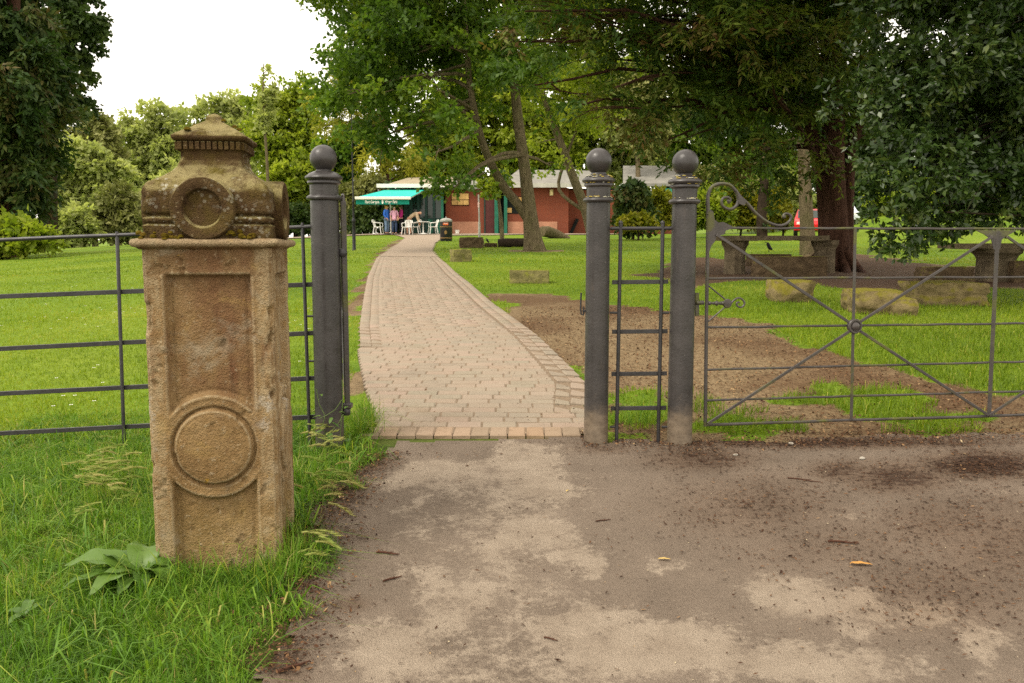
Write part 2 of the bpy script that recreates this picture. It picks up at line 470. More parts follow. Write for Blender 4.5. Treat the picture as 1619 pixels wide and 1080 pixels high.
# ---- paved path: joint bed, paving bricks, far surface
t = MT('paving_bed', 0.95, 0.15)
t.col(t.ramp(t.noise(70, 4, w='World'), [(0.3, (0.12, 0.088, 0.060)), (0.7, (0.25, 0.185, 0.125))])); t.bump(t.noise(200, 2, w='World'), .5, .005)
M_BED = t.m
t = MT('paving_brick', 0.9, 0.2)
oi = t.n('ShaderNodeObjectInfo').outputs['Random']
tt = t.ma('FRACT', t.ma('ADD', t.attr('tint'), oi))
bc = t.ramp(tt, [(0.0, (0.215, 0.165, 0.112)), (0.25, (0.275, 0.190, 0.128)), (0.45, (0.230, 0.185, 0.122)), (0.65, (0.300, 0.200, 0.140)), (0.85, (0.255, 0.175, 0.112)), (1.0, (0.210, 0.170, 0.118))])
dn = t.noise(5.0, 6, 0.7, w='World')
bc = t.mix(t.ma('MULTIPLY', t.step(dn, 0.2, 0.7), 0.66), bc, (0.290, 0.220, 0.150, 1))
bc = t.mix(t.step(t.noise(75, 4, 0.7, w='World'), 0.55, 0.8), bc, t.mix(1.0, bc, (0.70, 0.66, 0.62, 1), 'MULTIPLY'))
bc = t.mix(t.ma('MULTIPLY', t.step(t.noise(1.3, 5, 0.7, w='World'), 0.55, 0.7), 0.35), bc, t.mix(1.0, bc, (0.72, 0.68, 0.6, 1), 'MULTIPLY'))
t.col(t.mix(1.0, bc, (0.98, 1.06, 1.17, 1), 'MULTIPLY')); t.bump(t.noise(160, 4, w='World'), 0.4, 0.005)
M_BRICK = t.m
t = MT('paving_brick_edge', 0.9, 0.2)
bc = t.ramp(t.n('ShaderNodeObjectInfo').outputs['Random'], [(0.0, (0.235, 0.175, 0.120)), (0.35, (0.285, 0.208, 0.145)), (0.7, (0.295, 0.192, 0.115)), (1.0, (0.25, 0.195, 0.14))])
bc = t.mix(t.step(t.noise(30, 5, 0.7, w='World'), 0.5, 0.8), bc, t.mix(1.0, bc, (0.6, 0.56, 0.5, 1), 'MULTIPLY'))
t.col(bc); t.bump(t.noise(160, 4, w='World'), 0.4, 0.005)
M_BRICKE = t.m
t = MT('paving_far', 0.9, 0.2)
bt = t.n('ShaderNodeTexBrick'); bt.inputs['Scale'].default_value = 1.0; bt.inputs['Brick Width'].default_value = 0.2; bt.inputs['Row Height'].default_value = 0.1
bt.inputs['Mortar Size'].default_value = 0.006; bt.inputs['Color1'].default_value = (0.290, 0.230, 0.175, 1); bt.inputs['Color2'].default_value = (0.262, 0.206, 0.158, 1); bt.inputs['Mortar'].default_value = (0.15, 0.108, 0.07, 1)
t.l(t.coord('World'), bt.inputs['Vector'])
t.col(t.mix(0.5, bt.outputs[0], t.ramp(t.noise(1.2, 5, w='World'), [(0.3, (0.260, 0.200, 0.144)), (0.7, (0.34, 0.265, 0.192))])))
M_PFAR = t.m

YB = 23.0                                       # bricks are modelled up to here
def keep_path(cx, cy): return inpoly(cx, cy, PATHPOLY) & (cy > 4.8)
PV, PF = grid(np.arange(-6, 1.2, 0.05), np.arange(4.75, YB, 0.06), 0.0205, lambda x, y: keep_path(x, y) & (y < YB) & (x > xl(y) + .02) & (x < xr(y) - .02))
path = kind(mesh_np('paved_path', PV, PF, M_BED, smooth=True), 'structure', 'brick paved path leading through the gate towards the cafe')
FV, FF = grid(np.arange(-20, 6, 0.1), np.arange(YB - 0.5, 62, 0.2), 0.031, lambda x, y: keep_path(x, y) & (y > YB - .4))
kind(mesh_np('far_paving', FV, FF, M_PFAR, path, smooth=True), 'structure')
# paved forecourt in front of the cafe
xs = np.arange(-16, 7, 0.5); ys = np.arange(47.5, 58, 0.5)
def keep_fc(cx, cy):
    _, v = proj(cx, cy, gz(cx, cy)); return cy > 50.6 + 0.06 * (cx + 10)
CV, CF = grid(xs, ys, 0.045, keep_fc)
kind(mesh_np('cafe_forecourt', CV, CF, M_PFAR, smooth=True), 'structure', 'pale paved forecourt in front of the cafe building')

def brick_mesh(name, w_, d_, mat, seed):
    """paver with worn chamfered top"""
    rg = random.Random(seed); m = MB(); h = 0.030; c = 0.006
    j = lambda: rg.uniform(-.0022, .0022)
    vs = []
    for z, r in ((-h, 0), (-c, 0), (0, c)):
        vs += [(-w_ / 2 + r + j(), -d_ / 2 + r + j(), z), (w_ / 2 - r + j(), -d_ / 2 + r + j(), z), (w_ / 2 - r + j(), d_ / 2 - r + j(), z), (-w_ / 2 + r + j(), d_ / 2 - r + j(), z)]
    fs = [(8, 9, 10, 11)]
    for k in range(2):
        for i in range(4):
            jn = (i + 1) % 4; fs.append((k * 4 + i, k * 4 + jn, k * 4 + 4 + jn, k * 4 + 4 + i))
    me = bpy.data.meshes.new(name); me.from_pydata(vs, [], fs); me.materials.append(mat); me.update()
    return me
BM = [brick_mesh('brick', 0.199, 0.0985, M_BRICK, s) for s in range(5)]
BE = [brick_mesh('brick', 0.0985, 0.15, M_BRICKE, s) for s in range(3)]
specs = []                                      # (x, y, rotz, mesh list)
x = -0.80
while x < 0.40:                                 # header course at the threshold
    specs.append((x, Y0P + 0.03, math.pi / 2 * 0 + random.uniform(-.02, .02) - 0.02, BE, 1)); x += 0.1035
y = Y0P + 0.16; row = 0
while y < YB:
    skew = -0.03 * max(0, 1 - (y - Y0P) / 1.5)
    a, b = float(xl(y)), float(xr(y)); a = max(a, -.80) if y < 5.0 else a
    a += 0.208 if y > 7.45 else 0.0; b -= 0.212 if y > 5.25 else 0.0
    x = a; first = True
    while x < b - .02:
        L = random.choice((.06, .10, .15)) if first and row % 2 else .20
        first = False; L = min(L, b - x); L = b - x if b - x - L < .035 else L
        specs.append((x + L / 2, y + skew * (x + L / 2 + 0.2), random.uniform(-.012, .012), BM, L / .2)); x += L + .0045
    row += 1; y += 0.1035
s = 5.0
while s < YB:                                   # two border courses along each edge
    for fn, sg in ((xl, 1), (xr, -1)):
        for k in (0, 1):
            x0 = float(fn(s)); dx = float(fn(s + .2)) - x0
            if s < (5.2 if fn is xr else 7.4): continue
            specs.append((x0 + sg * (0.05 + 0.102 * k), s + 0.1, math.atan2(0.2, dx) + random.uniform(-.01, .01), BM, 1))
    s += 0.2045
specs.sort(key=lambda q: q[1])
V, Fq, T = [], [], []
for i, (x, y, rz, ms, sx) in enumerate(specs):
    me = ms[random.randrange(len(ms))]; z = g(x, y) + 0.0245 + random.uniform(-.0025, .002)
    sl = (g(x, y + .05) - g(x, y - .05)) / .1
    if i < 300:
        o = bpy.data.objects.new('brick', me); COL.objects.link(o); o.parent = path
        o.location = (x, y, z); o.scale = (sx, 1, 1); o.rotation_euler = (math.atan(sl) + random.uniform(-.012, .012), random.uniform(-.012, .012), rz)
    else:
        R = Matrix.Rotation(math.atan(sl), 3, 'X') @ Matrix.Rotation(rz, 3, 'Z'); b0 = len(V); tv = random.random()
        V += [tuple(R @ Vector((v.co.x * sx, v.co.y, v.co.z)) + Vector((x, y, z))) for v in me.vertices]; T += [tv] * len(me.vertices)
        Fq += [tuple(k + b0 for k in p.vertices) for p in me.polygons]
if V: kind(mesh_np('brick_field', V, Fq, M_BRICK, path, tint=T), 'stuff')

# ------------------------------------------------------------------ painted iron
def iron(name, c=(0.030, 0.027, 0.028), wear=0.0, green=0.0):
    t = MT(name, 0.48, 0.4)
    n = t.noise(7, 5, 0.65, w='World'); f = t.noise(90, 3, w='World')
    col = t.ramp(n, [(0.3, tuple(x * 0.75 for x in c)), (0.7, tuple(x * 1.5 for x in c))])
    col = t.mix(t.step(t.noise(120, 2, w='World'), 0.74, 0.78), col, (0.22, 0.20, 0.17, 1))
    if green:
        col = t.mix(t.ma('MULTIPLY', t.step(t.noise(4.5, 5, 0.7, w='World'), 0.50, 0.66), green), col, (0.085, 0.088, 0.012, 1))
    if wear:
        z = t.sep('Object')[2]
        fw = t.step(t.ma('ADD', z, t.ma('MULTIPLY', t.ma('SUBTRACT', t.noise(9, 5, 0.7), 0.5), 0.35)), 0.26, 0.10)
        col = t.mix(t.ma('MULTIPLY', fw, wear), col, t.ramp(t.noise(20, 5, 0.7), [(0.3, (0.10, 0.075, 0.052)), (0.7, (0.20, 0.155, 0.11))]))
    col = t.mix(t.ma('MULTIPLY', t.step(t.noise(30, 6, 0.75, w='World', sc=(1, 1, .15)), 0.58, 0.72), 0.5), col, (0.075, 0.058, 0.045, 1))
    t.col(col); t.rough(t.ramp(t.noise(16, 4, w='World'), [(0.3, (0.26, 0.26, 0.26)), (0.7, (0.50, 0.50, 0.50))]))
    t.bump(t.ma('ADD', f, t.noise(25, 3, w='World')), 0.25, 0.004)
    return t.m
M_BOLL = iron('bollard_paint', (0.035, 0.031, 0.030), wear=0.95)
M_BOLL2 = iron('bollard_paint_dark', (0.033, 0.0295, 0.029), wear=0.25)
M_IRON = iron('fence_iron', (0.024, 0.022, 0.023))
M_GATE = iron('gate_iron', (0.046, 0.039, 0.036), green=0.75)
t = MT('yellow_lichen', 0.95, 0.1)
t.col(t.ramp(t.noise(60, 4), [(0.3, (0.33, 0.22, 0.02)), (0.7, (0.5, 0.42, 0.12))])); M_LICH = t.m
t = MT('grey_lichen', 0.95, 0.1)
t.col(t.ramp(t.noise(60, 4), [(0.3, (0.30, 0.29, 0.20)), (0.7, (0.5, 0.48, 0.38))])); M_LICHG = t.m

def bollard(base, shaft_r, H, label, mat, lichen, seed):
    r = thing('bollard', label, 'bollard', base, 'ball topped iron gate bollards')
    k = 0.0785 / 0.0785
    R0 = shaft_r
    zt = H - 0.289
    sh = MB(); prof = [(R0 * 1.02, -0.10), (R0 * 1.02, 0.0)] + [(R0 * (1.02 - 0.04 * i / 12), zt * i / 12) for i in range(1, 13)] + [(R0 * .98, zt + 0.005)]
    M0 = Matrix.Translation(base)
    sh.lathe(prof, 40, M0); sh.build('shaft', mat, r, smooth=True)
    c = MB(); a = R0
    prof = [(a * .98, zt), (a + .006, zt), (a + .0145, zt + .004), (a + .018, zt + .013), (a + .0145, zt + .022), (a + .004, zt + .027), (a - .001, zt + .030),
            (a + .000, zt + .080), (a + .007, zt + .086), (a + .012, zt + .090), (a + .012, zt + .098), (a + .009, zt + .102), (a + .013, zt + .106), (a + .021, zt + .110), (a + .024, zt + .117),
            (a + .021, zt + .125), (a + .010, zt + .132), (a + .002, zt + .140), (a - .012, zt + .146), (a - .022, zt + .150), (.042, zt + .153), (.039, zt + .160)]
    c.lathe(prof, 40, M0); cap = c.build('collar', mat, r, smooth=True)
    b = MB(); br = 0.0705
    b.lathe([(max(1e-4, br * math.sin(math.pi * i / 18)), zt + .148 + br - br * math.cos(math.pi * i / 18)) for i in range(1, 18)] + [(.0005, zt + .148 + 2 * br)], 32, M0)
    b.build('ball_finial', mat, r, smooth=True)
    rg = random.Random(seed)
    for mt, nn, nm in ((M_LICH, lichen, 'lichen'), (M_LICHG, lichen, 'lichen_grey')):
        if not nn: continue
        m = MB()
        for i in range(nn):
            an = rg.uniform(math.pi * 1.05, math.pi * 1.95); z = zt + rg.choice([.027, .03, .031, .103, .133, .14, .147]); rr = a + {.027: .005, .03: .0, .031: .0, .103: .010, .133: .010, .14: .003, .147: -.013}[round(z - zt, 3)]
            s = rg.uniform(.003, .007)
            m.lathe([(s, 0.0), (s * .7, .0022), (.0005, .003)], 7, M0 @ Matrix.Translation((rr * math.cos(an), rr * math.sin(an), z)) @ Matrix.Scale(rg.uniform(1, 2.2), 4, (1, 0, 0)))
        kind(m.build('lichen', mt, cap), 'stuff')
    return r
H_l = onplane(512, 229, bol_l, Vector((0, 1, 0))).z - bol_l.z
H_r = onplane(949, 234, bol_r, Vector((0, 1, 0))).z - bol_r.z
H_g = onplane(1082, 236, bol_g, Vector((0, 1, 0))).z - bol_g.z
pxm = bol_l.y / F
bl = bollard(bol_l, 22.3 * pxm, H_l, 'dark iron bollard with ball top left of the brick path beside the stone pillar', M_BOLL2, 0, 1)
br_ = bollard(bol_r, 19.3 * pxm, H_r, 'dark iron bollard with yellow lichen on its collar at the right edge of the path', M_BOLL, 22, 2)
bg_ = bollard(bol_g, 19.8 * pxm, H_g, 'dark iron bollard carrying the wide gate, right of the ladder panel', M_BOLL, 14, 3)

NY = Vector((0, -1, 0))
# ------------------------------------------------------------------ estate fence left of the path
pf = Vector(bol_l); nf = Vector((0, 1, 0))
Lp = lambda u, v: onplane(u, v, pf, nf)
fence = thing('estate_fence', 'black iron estate fence running behind the stone pillar', 'fence', Lp(190, 665))
def ext(a, b, x):                                # point on line a-b at world x
    s = (x - a.x) / (b.x - a.x); return a + (b - a) * s
xend = bol_l.x - 0.03
RAILS = [((0, 380), (492, 358), 'top'), ((0, 469), (492, 450), 'flat'), ((0, 552), (495, 527), 'flat'), ((0, 623), (497, 598.5), 'flat'), ((0, 686), (497, 660), 'flat')]
for (p, q, ty) in RAILS:
    a, b = Lp(*p), Lp(*q); A, B = ext(a, b, -6.4), ext(a, b, xend)
    m = MB()
    mid = [A + (B - A) * (i / 16) + Vector((0, 0, random.uniform(-.002, .002))) for i in range(17)]
    if ty == 'top': m.tube(mid, 0.0105, 10)
    else:
        for i in range(16): pass
        m.bar(A + Vector((0, .014, 0)), B + Vector((0, .014, 0)), 0.025, 0.009, NY)
    m.build('rail', M_IRON, fence, smooth=ty == 'top')
for (ut, vt, ub, vb) in [(478, 352, 489, 655), (185, 366, 194, 664), (-108, 381, -102, 690), (-401, 396, -398, 710), (-694, 410, -690, 730)]:
    a, b = Lp(ut, vt), Lp(ub, vb); b.z = g(b.x, b.y) - 0.05
    m = MB(); m.tube([b, a - Vector((0, 0, .012)), a], [.0095, .0095, .006], 8); m.build('post', M_IRON, fence, smooth=True)
for v in (500, 571):
    a = Lp(486, v); m = MB(); m.tube([a, Vector((xend, a.y, a.z))], .006, 8); m.build('pin', M_IRON, fence)

# ------------------------------------------------------------------ ladder panel between the two right bollards
pr = (bol_r + bol_g) / 2; dr = (bol_g - bol_r).normalized(); nr = Vector((-dr.y, dr.x, 0)).normalized()
Rp = lambda u, v: onplane(u, v, pr, nr)
lad = thing('ladder_panel', 'narrow black ladder panel of flat rails between two bollards', 'fence', Rp(1010, 690))
m = MB(); m.tube([Rp(965, 361.5), Rp(1062, 361)], .0095, 10); m.build('top_rail', M_IRON, lad, smooth=True)
for v, uL, uR in ((446, 968, 1057), (524.5, 968, 1056), (591.5, 967, 1055), (646, 966, 1054)):
    m = MB(); m.bar(Rp(uL, v + .5) + nr * .013, Rp(uR, v - .5) + nr * .013, .023, .009, nr); m.build('rail', M_IRON, lad)
for ut, ub in ((981.5, 974.5), (1048, 1040.5)):
    a, b = Rp(ut, 354), Rp(ub, 699); b.z = g(b.x, b.y) - .05
    m = MB(); m.tube([b, a], .0105, 10); m.lathe([(.004, -.006), (.011, .0), (.012, .006), (.009, .013), (.003, .018)], 10, Matrix.Translation(a)); m.build('upright', M_IRON, lad, smooth=True)
for v in (494.5, 675):
    for uL, uR in ((964, 977), (1046, 1058)):
        m = MB(); m.tube([Rp(uL, v), Rp(uR, v)], .0065, 8); m.build('pin', M_IRON, lad, smooth=True)
# latch staple on the path side of the right bollard
lat = thing('gate_catch', 'iron catch staple on the path side of the lichen spotted bollard', 'latch', Rp(920, 490))
m = MB(); m.tube([Rp(930, 492), Rp(921, 491.5)], .008, 8); m.build('pin', M_IRON, lat, smooth=True)
m = MB(); m.tube([Rp(919, 463), Rp(918.5, 470), Rp(918, 490), Rp(919, 497), Rp(922, 498.5), Rp(923, 494), Rp(922.5, 485)], .005, 8); m.build('hook', M_IRON, lat, smooth=True)

# ------------------------------------------------------------------ wide carriage gate
h0 = at(1116, 672, bol_g.y + .02); ang = math.radians(8.0)
gd = Vector((math.cos(ang), math.sin(ang), 0)); gn = Vector((-gd.y, gd.x, 0))
Gp = lambda u, v: onplane(u, v, h0, gn)
gate = thing('carriage_gate', 'wide iron carriage gate with star bracing, centre boss and scrolled top', 'gate', Vector((h0.x, h0.y, g(h0.x, h0.y))))
uR = (Gp(1576, 363) + Gp(1562, 656)) / 2; LR = (uR - h0).dot(gd)
def mir(p):                                     # mirror across the middle upright
    s = (p - h0).dot(gd); return p + gd * (2 * (LR - s))
m = MB(); m.tube([Gp(1115, 674), Gp(1117, 500), Gp(1119.5, 340)], .010, 10); m.build('hinge_stile', M_GATE, gate, smooth=True)
for (v0, v1, rr) in ((360.5, 361.8, .0068), (440.3, 438.5, .0068), (517.8, 512, .0068), (584.5, 573, .0066), (632.8, 620, .0066), (671.5, 657.5, .0085)):
    a, b = Gp(1117, v0), Gp(1569, v1); e = a + (b - a) * 2
    mid = [a + (e - a) * (i / 24) + Vector((0, 0, random.uniform(-.0018, .0018))) for i in range(25)]
    m = MB(); m.tube(mid, rr, 8); m.build('rail', M_GATE, gate, smooth=True)
offb = gn * -0.009
for (ut, vt, ub, vb, w_) in ((1351, 361, 1344.5, 664, .016), (1576, 362, 1562, 657, .024)):
    m = MB(); m.bar(Gp(ut, vt) + offb, Gp(ub, vb) + offb, w_, .007, gn); m.build('upright', M_GATE, gate)
a, b = mir(Gp(1351, 361)), mir(Gp(1344.5, 664)); m = MB(); m.bar(a + offb, b + offb, .016, .007, gn); m.build('upright', M_GATE, gate)
a, b = mir(Gp(1119, 345)), mir(Gp(1115, 672)); m = MB(); m.tube([a, b], .010, 10); m.build('latch_stile', M_GATE, gate, smooth=True)
boss = Gp(1349, 515.5)
dg = [((1131, 371), (1341, 510)), ((1357, 523), (1560, 656)), ((1117, 669), (1341, 523)), ((1358, 508), (1566, 374))]
offd = gn * -0.018
for p, q in dg:
    m = MB(); m.bar(Gp(*p) + offd, Gp(*q) + offd, .0155, .008, gn); m.build('brace', M_GATE, gate)
    m = MB(); m.bar(mir(Gp(*p)) + offd, mir(Gp(*q)) + offd, .0155, .008, gn); m.build('brace', M_GATE, gate)
Rb = Matrix((gd, Vector((0, 0, 1)), -gn)).transposed().to_4x4()
for bc_ in (boss, mir(boss)):
    m = MB(); m.lathe([(.040, -.012), (.042, .010), (.038, .016), (.030, .016), (.028, .010), (.024, .010), (.022, .018), (.014, .024), (.004, .026)], 28, Matrix.Translation(bc_ + gn * -.012) @ Rb); m.build('boss', M_GATE, gate, smooth=True)
def curve(pts, n=8):
    P = [Vector(p) for p in pts]; P = [P[0] * 2 - P[1]] + P + [P[-1] * 2 - P[-2]]; o = []
    for i in range(1, len(P) - 2):
        for k in range(n):
            s = k / n; a0, a1, a2, a3 = P[i - 1:i + 3]
            o.append(0.5 * ((2 * a1) + (a2 - a0) * s + (2 * a0 - 5 * a1 + 4 * a2 - a3) * s * s + (3 * a1 - a0 - 3 * a2 + a3) * s ** 3))
    o.append(P[-2]); return o
cz = lambda x, y: Gp(1100 + x / 6.227, 270 + y / 6.227)            # digitised from an enlarged crop
main = [cz(*p) for p in ((122, 430), (118, 300), (125, 230), (155, 165), (210, 135), (275, 128), (340, 145), (390, 195), (440, 260), (510, 325), (580, 405), (660, 475), (740, 520), (820, 540), (880, 528), (925, 495), (938, 455), (915, 428), (880, 425), (860, 445))]
c_ = curve(main, 6); m = MB(); m.tube(c_, [.0105 - .0035 * i / (len(c_) - 1) for i in range(len(c_))], 10)
m.lathe([(.001, -.011), (.008, -.009), (.012, 0), (.008, .009), (.001, .011)], 12, Matrix.Translation(cz(868, 452)) @ Rb); m.build('scroll', M_GATE, gate, smooth=True)
inn = [cz(*p) for p in ((395, 195), (410, 240), (420, 290), (400, 345), (350, 378), (300, 370), (262, 340), (255, 300), (275, 268), (315, 262), (340, 280), (335, 310), (315, 312))]
c_ = curve(inn, 6); m = MB(); m.tube(c_, [.0095 - .003 * i / (len(c_) - 1) for i in range(len(c_))], 10)
m.lathe([(.001, -.010), (.007, -.008), (.010, 0), (.007, .008), (.001, .010)], 12, Matrix.Translation(cz(322, 298)) @ Rb); m.build('inner_scroll', M_GATE, gate, smooth=True)
def plate(name, pts, off=-.004):
    P = [p + gn * off for p in pts]; n = len(P); vs = P + [p + gn * -.007 for p in P]
    mm = MB(); mm.add(vs, [tuple(range(n)), tuple(range(2 * n - 1, n - 1, -1))] + [(i, i + n, (i + 1) % n + n, (i + 1) % n) for i in range(n)]); return mm.build(name, M_GATE, gate)
plate('spandrel', [cz(*p) for p in ((395, 200), (430, 240), (490, 300), (475, 345), (420, 325), (415, 270))])
plate('gusset', [cz(*p) for p in ((125, 380), (165, 400), (180, 480), (215, 510), (265, 505), (350, 545), (350, 572), (290, 590), (270, 630), (200, 640), (180, 700), (150, 735), (125, 800), (112, 800))])
gs = [(1540, 364), (1555, 371), (1566, 379), (1569, 394), (1574, 397), (1579, 394), (1582, 379), (1592, 372), (1606, 364)]
plate('gusset', [Gp(*p) for p in gs])
# hinge arm and scrolled latch ornament
m = MB(); rod = [Gp(1100, 478.5), Gp(1112, 478.5)]; m.tube([p + gn * -.004 for p in rod], .012, 10); m.bar(Gp(1102, 463), Gp(1102, 500), .022, .010, gn); m.build('hinge', M_GATE, gate, smooth=True)
orn = MB(); o0 = Gp(1117, 480)
for (uu, rr) in ((1122, .012), (1128, .009), (1133, .014), (1139, .010), (1143, .012)):
    p = Gp(uu, 479.5); orn.lathe([(.001, -rr), (rr * .7, -rr * .7), (rr, 0), (rr * .7, rr * .7), (.001, rr)], 12, Matrix.Translation(p))
orn.tube([Gp(1117, 479.5), Gp(1150, 480)], .006, 8)
orn.lathe([(.001, -.010), (.022, -.008), (.026, 0), (.022, .008), (.001, .010)], 18, Matrix.Translation(Gp(1150, 480)) @ Rb); orn.build('beaded_arm', M_GATE, gate, smooth=True)
c_ = curve([Gp(*p) for p in ((1154, 483), (1160, 475), (1168, 471), (1175, 475), (1177, 481), (1172, 486), (1166, 484), (1165, 479), (1169, 478))], 5); m = MB(); m.tube(c_, .0052, 8); m.build('arm_scroll', M_GATE, gate, smooth=True)
for p, q in (((1119, 451), (1146, 473)), ((1119, 509), (1146, 486))):
    m = MB(); m.tube([Gp(*p), Gp(*q)], .0042, 8); m.build('stay', M_GATE, gate, smooth=True)

# ------------------------------------------------------------------ small gate, swung open along the left of the path
s0 = at(549.5, 655, bol_l.y + .02); s1 = at(541.5, 560, bol_l.y + 1.42)
sd_ = (s1 - s0); sd_.z = 0; sl_ = sd_.length; sd_.normalize(); sn = Vector((-sd_.y, sd_.x, 0))
sg = thing('path_gate', 'slim iron path gate swung open beside the left bollard, seen edge on', 'gate', Vector((s0.x, s0.y, g(s0.x, s0.y))))
zb = s0.z + .03; zz = lambda v: onplane(549, v, s0, Vector((0, 1, 0))).z
def Sp(a, z): return Vector((s0.x, s0.y, 0)) + sd_ * a + Vector((0, 0, z))
ztop = zz(362); zarch = zz(309)
m = MB(); m.bar(Sp(0, zb - .03), Sp(0, zarch - .03), .030, .044, sd_); m.build('hinge_stile', M_GATE, sg)
m = MB(); m.bar(Sp(sl_, zb + .10), Sp(sl_, ztop), .022, .03, sd_); m.build('latch_stile', M_IRON, sg)
for k, zr in enumerate((ztop, ztop - .27, ztop - .52, ztop - .74, ztop - .92)):
    m = MB(); m.tube([Sp(.01, zr), Sp(sl_, zr + .005)], .0075, 8); m.build('rail', M_IRON, sg, smooth=True)
for p, q in (((.02, ztop), (sl_, ztop - .92)), ((.02, ztop - .92), (sl_, ztop))):
    m = MB(); m.bar(Sp(*p) + sn * .012, Sp(*q) + sn * .012, .015, .007, sn); m.build('brace', M_IRON, sg)
c_ = curve([Sp(0, zarch - .05), Sp(.01, zarch - .005), Sp(.07, zarch), Sp(.16, zarch - .03), Sp(.27, zarch - .12), Sp(.42, ztop + .02), Sp(.50, ztop + .015), Sp(.53, ztop + .05), Sp(.49, ztop + .06)], 5)
m = MB(); m.tube(c_, .010, 10); m.build('scroll', M_GATE, sg, smooth=True)
for v, nm in ((400, 'hinge'), (650, 'hinge')):
    p = Sp(0, zz(v)); m = MB(); m.tube([p - Vector((.075, -.01, 0)), p], .009, 8)
    m.lathe([(.001, -.022), (.019, -.020), (.024, -.008), (.024, .010), (.016, .022), (.001, .024)], 14, Matrix.Translation(p + Vector((-.005, -.012, 0)))); m.build('hinge', M_IRON, sg, smooth=True)
m = MB(); m.box(Sp(.0, zz(641)) + Vector((.002, -.01, 0)), (.052, .05, .03), ch=.006); m.build('bottom_shoe', M_BOLL, sg)

# ------------------------------------------------------------------ carved sandstone pillar
t = MT('sandstone_shaft', 0.92, 0.15)
o = t.sep('Object'); zc = o[2]
nb = t.noise(3.2, 6, 0.62); nf_ = t.noise(55, 5, 0.7); nv = t.noise(2.0, 5, 0.6, sc=(3.0, 3.0, 0.7))
c = t.ramp(nb, [(0.25, (0.135, 0.075, 0.030)), (0.42, (0.235, 0.145, 0.062)), (0.58, (0.310, 0.205, 0.098)), (0.78, (0.390, 0.285, 0.160))])
c = t.mix(t.ma('MULTIPLY', t.step(nv, 0.50, 0.68), t.step(zc, 0.55, 0.80)), c, (0.135, 0.062, 0.030, 1))          # iron red streaks in the upper panel
c = t.mix(t.ma('MULTIPLY', t.step(t.ma('ADD', zc, t.ma('MULTIPLY', nb, 0.3)), 1.12, 1.34), 0.55), c, (0.120, 0.066, 0.030, 1))
c = t.mix(t.ma('MULTIPLY', t.step(t.ma('ADD', zc, t.ma('MULTIPLY', nb, 0.5)), 0.62, 0.20), 0.40), c, (0.215, 0.165, 0.048, 1))    # green tinge low down
c = t.mix(t.ma('MULTIPLY', t.step(nf_, 0.56, 0.72), 0.7), c, (0.44, 0.36, 0.24, 1))
c = t.mix(t.ma('MULTIPLY', t.step(t.noise(24, 6, 0.75), 0.52, 0.70), 0.6), c, t.mix(1.0, c, (0.50, 0.42, 0.36, 1), 'MULTIPLY'))
c = t.mix(t.ma('MULTIPLY', t.step(t.noise(5, 6, 0.7, sc=(2.5, 2.5, .6)), 0.55, 0.72), 0.55), c, (0.090, 0.060, 0.034, 1))
pn = t.ma('MULTIPLY', t.ma('MULTIPLY', t.step(t.ma('ABSOLUTE', o[0]), 0.170, 0.150), t.step(zc, 0.66, 0.74)), t.step(t.noise(4, 6, 0.7, sc=(1.6, 1.6, .8)), 0.36, 0.60))
c = t.mix(t.ma('MULTIPLY', pn, 0.75), c, t.ramp(t.noise(30, 5, 0.7), [(0.3, (0.120, 0.058, 0.030)), (0.7, (0.215, 0.118, 0.056))]))
bd = t.ma('MULTIPLY', t.step(t.ma('ABSOLUTE', o[0]), 0.160, 0.178), t.step(t.noise(14, 6, 0.75), 0.40, 0.62))
c = t.mix(t.ma('MULTIPLY', bd, 0.55), c, (0.400, 0.315, 0.190, 1))
pt = t.n('ShaderNodeNewGeometry').outputs['Pointiness']
c = t.mix(t.ma('MULTIPLY', t.step(pt, 0.512, 0.56), 0.55), c, (0.430, 0.340, 0.210, 1))
c = t.mix(t.ma('MULTIPLY', t.step(t.noise(2.6, 6, 0.72, dist=.6), 0.52, 0.64), 0.55), c, (0.330, 0.280, 0.200, 1))
c = t.mix(t.ma('MULTIPLY', t.step(t.noise(3.4, 6, 0.72, sc=(1, 1.3, 1), dist=.8), 0.56, 0.68), 0.5), c, (0.330, 0.215, 0.075, 1))
wl = t.step(t.ma('SUBTRACT', t.noise(6, 6, 0.75), t.ma('MULTIPLY', t.ma('ABSOLUTE', t.ma('SUBTRACT', zc, 0.62)), 0.42)), 0.50, 0.60)
lx = t.step(t.ma('ABSOLUTE', o[0]), 0.13, 0.20)
c = t.mix(t.ma('MULTIPLY', t.ma('MULTIPLY', wl, lx), 0.8), c, (0.42, 0.37, 0.30, 1))                                  # pale lichen crust
c = t.mix(t.step(t.noise(150, 3, 0.6), 0.66, 0.76), c, t.mix(1.0, c, (0.5, 0.45, 0.4, 1), 'MULTIPLY'))
c = t.mix(t.step(t.noise(11, 4, 0.6), 0.70, 0.76), c, (0.44, 0.25, 0.03, 1))
t.col(c); t.bump(t.ma('ADD', t.ma('MULTIPLY', nf_, 0.8), t.noise(170, 3)), 1.0, 0.012)
M_STONE = t.m
t = MT('sandstone_cap', 0.95, 0.12)
o = t.sep('Object')
nb = t.noise(6, 6, 0.68)
c = t.ramp(nb, [(0.28, (0.036, 0.019, 0.010)), (0.45, (0.078, 0.045, 0.020)), (0.62, (0.120, 0.077, 0.034)), (0.8, (0.185, 0.130, 0.062))])
nz = t.n('ShaderNodeSeparateXYZ'); t.l(t.n('ShaderNodeNewGeometry').outputs['Normal'], nz.inputs[0])
up = t.step(nz.outputs[2], 0.15, 0.6)
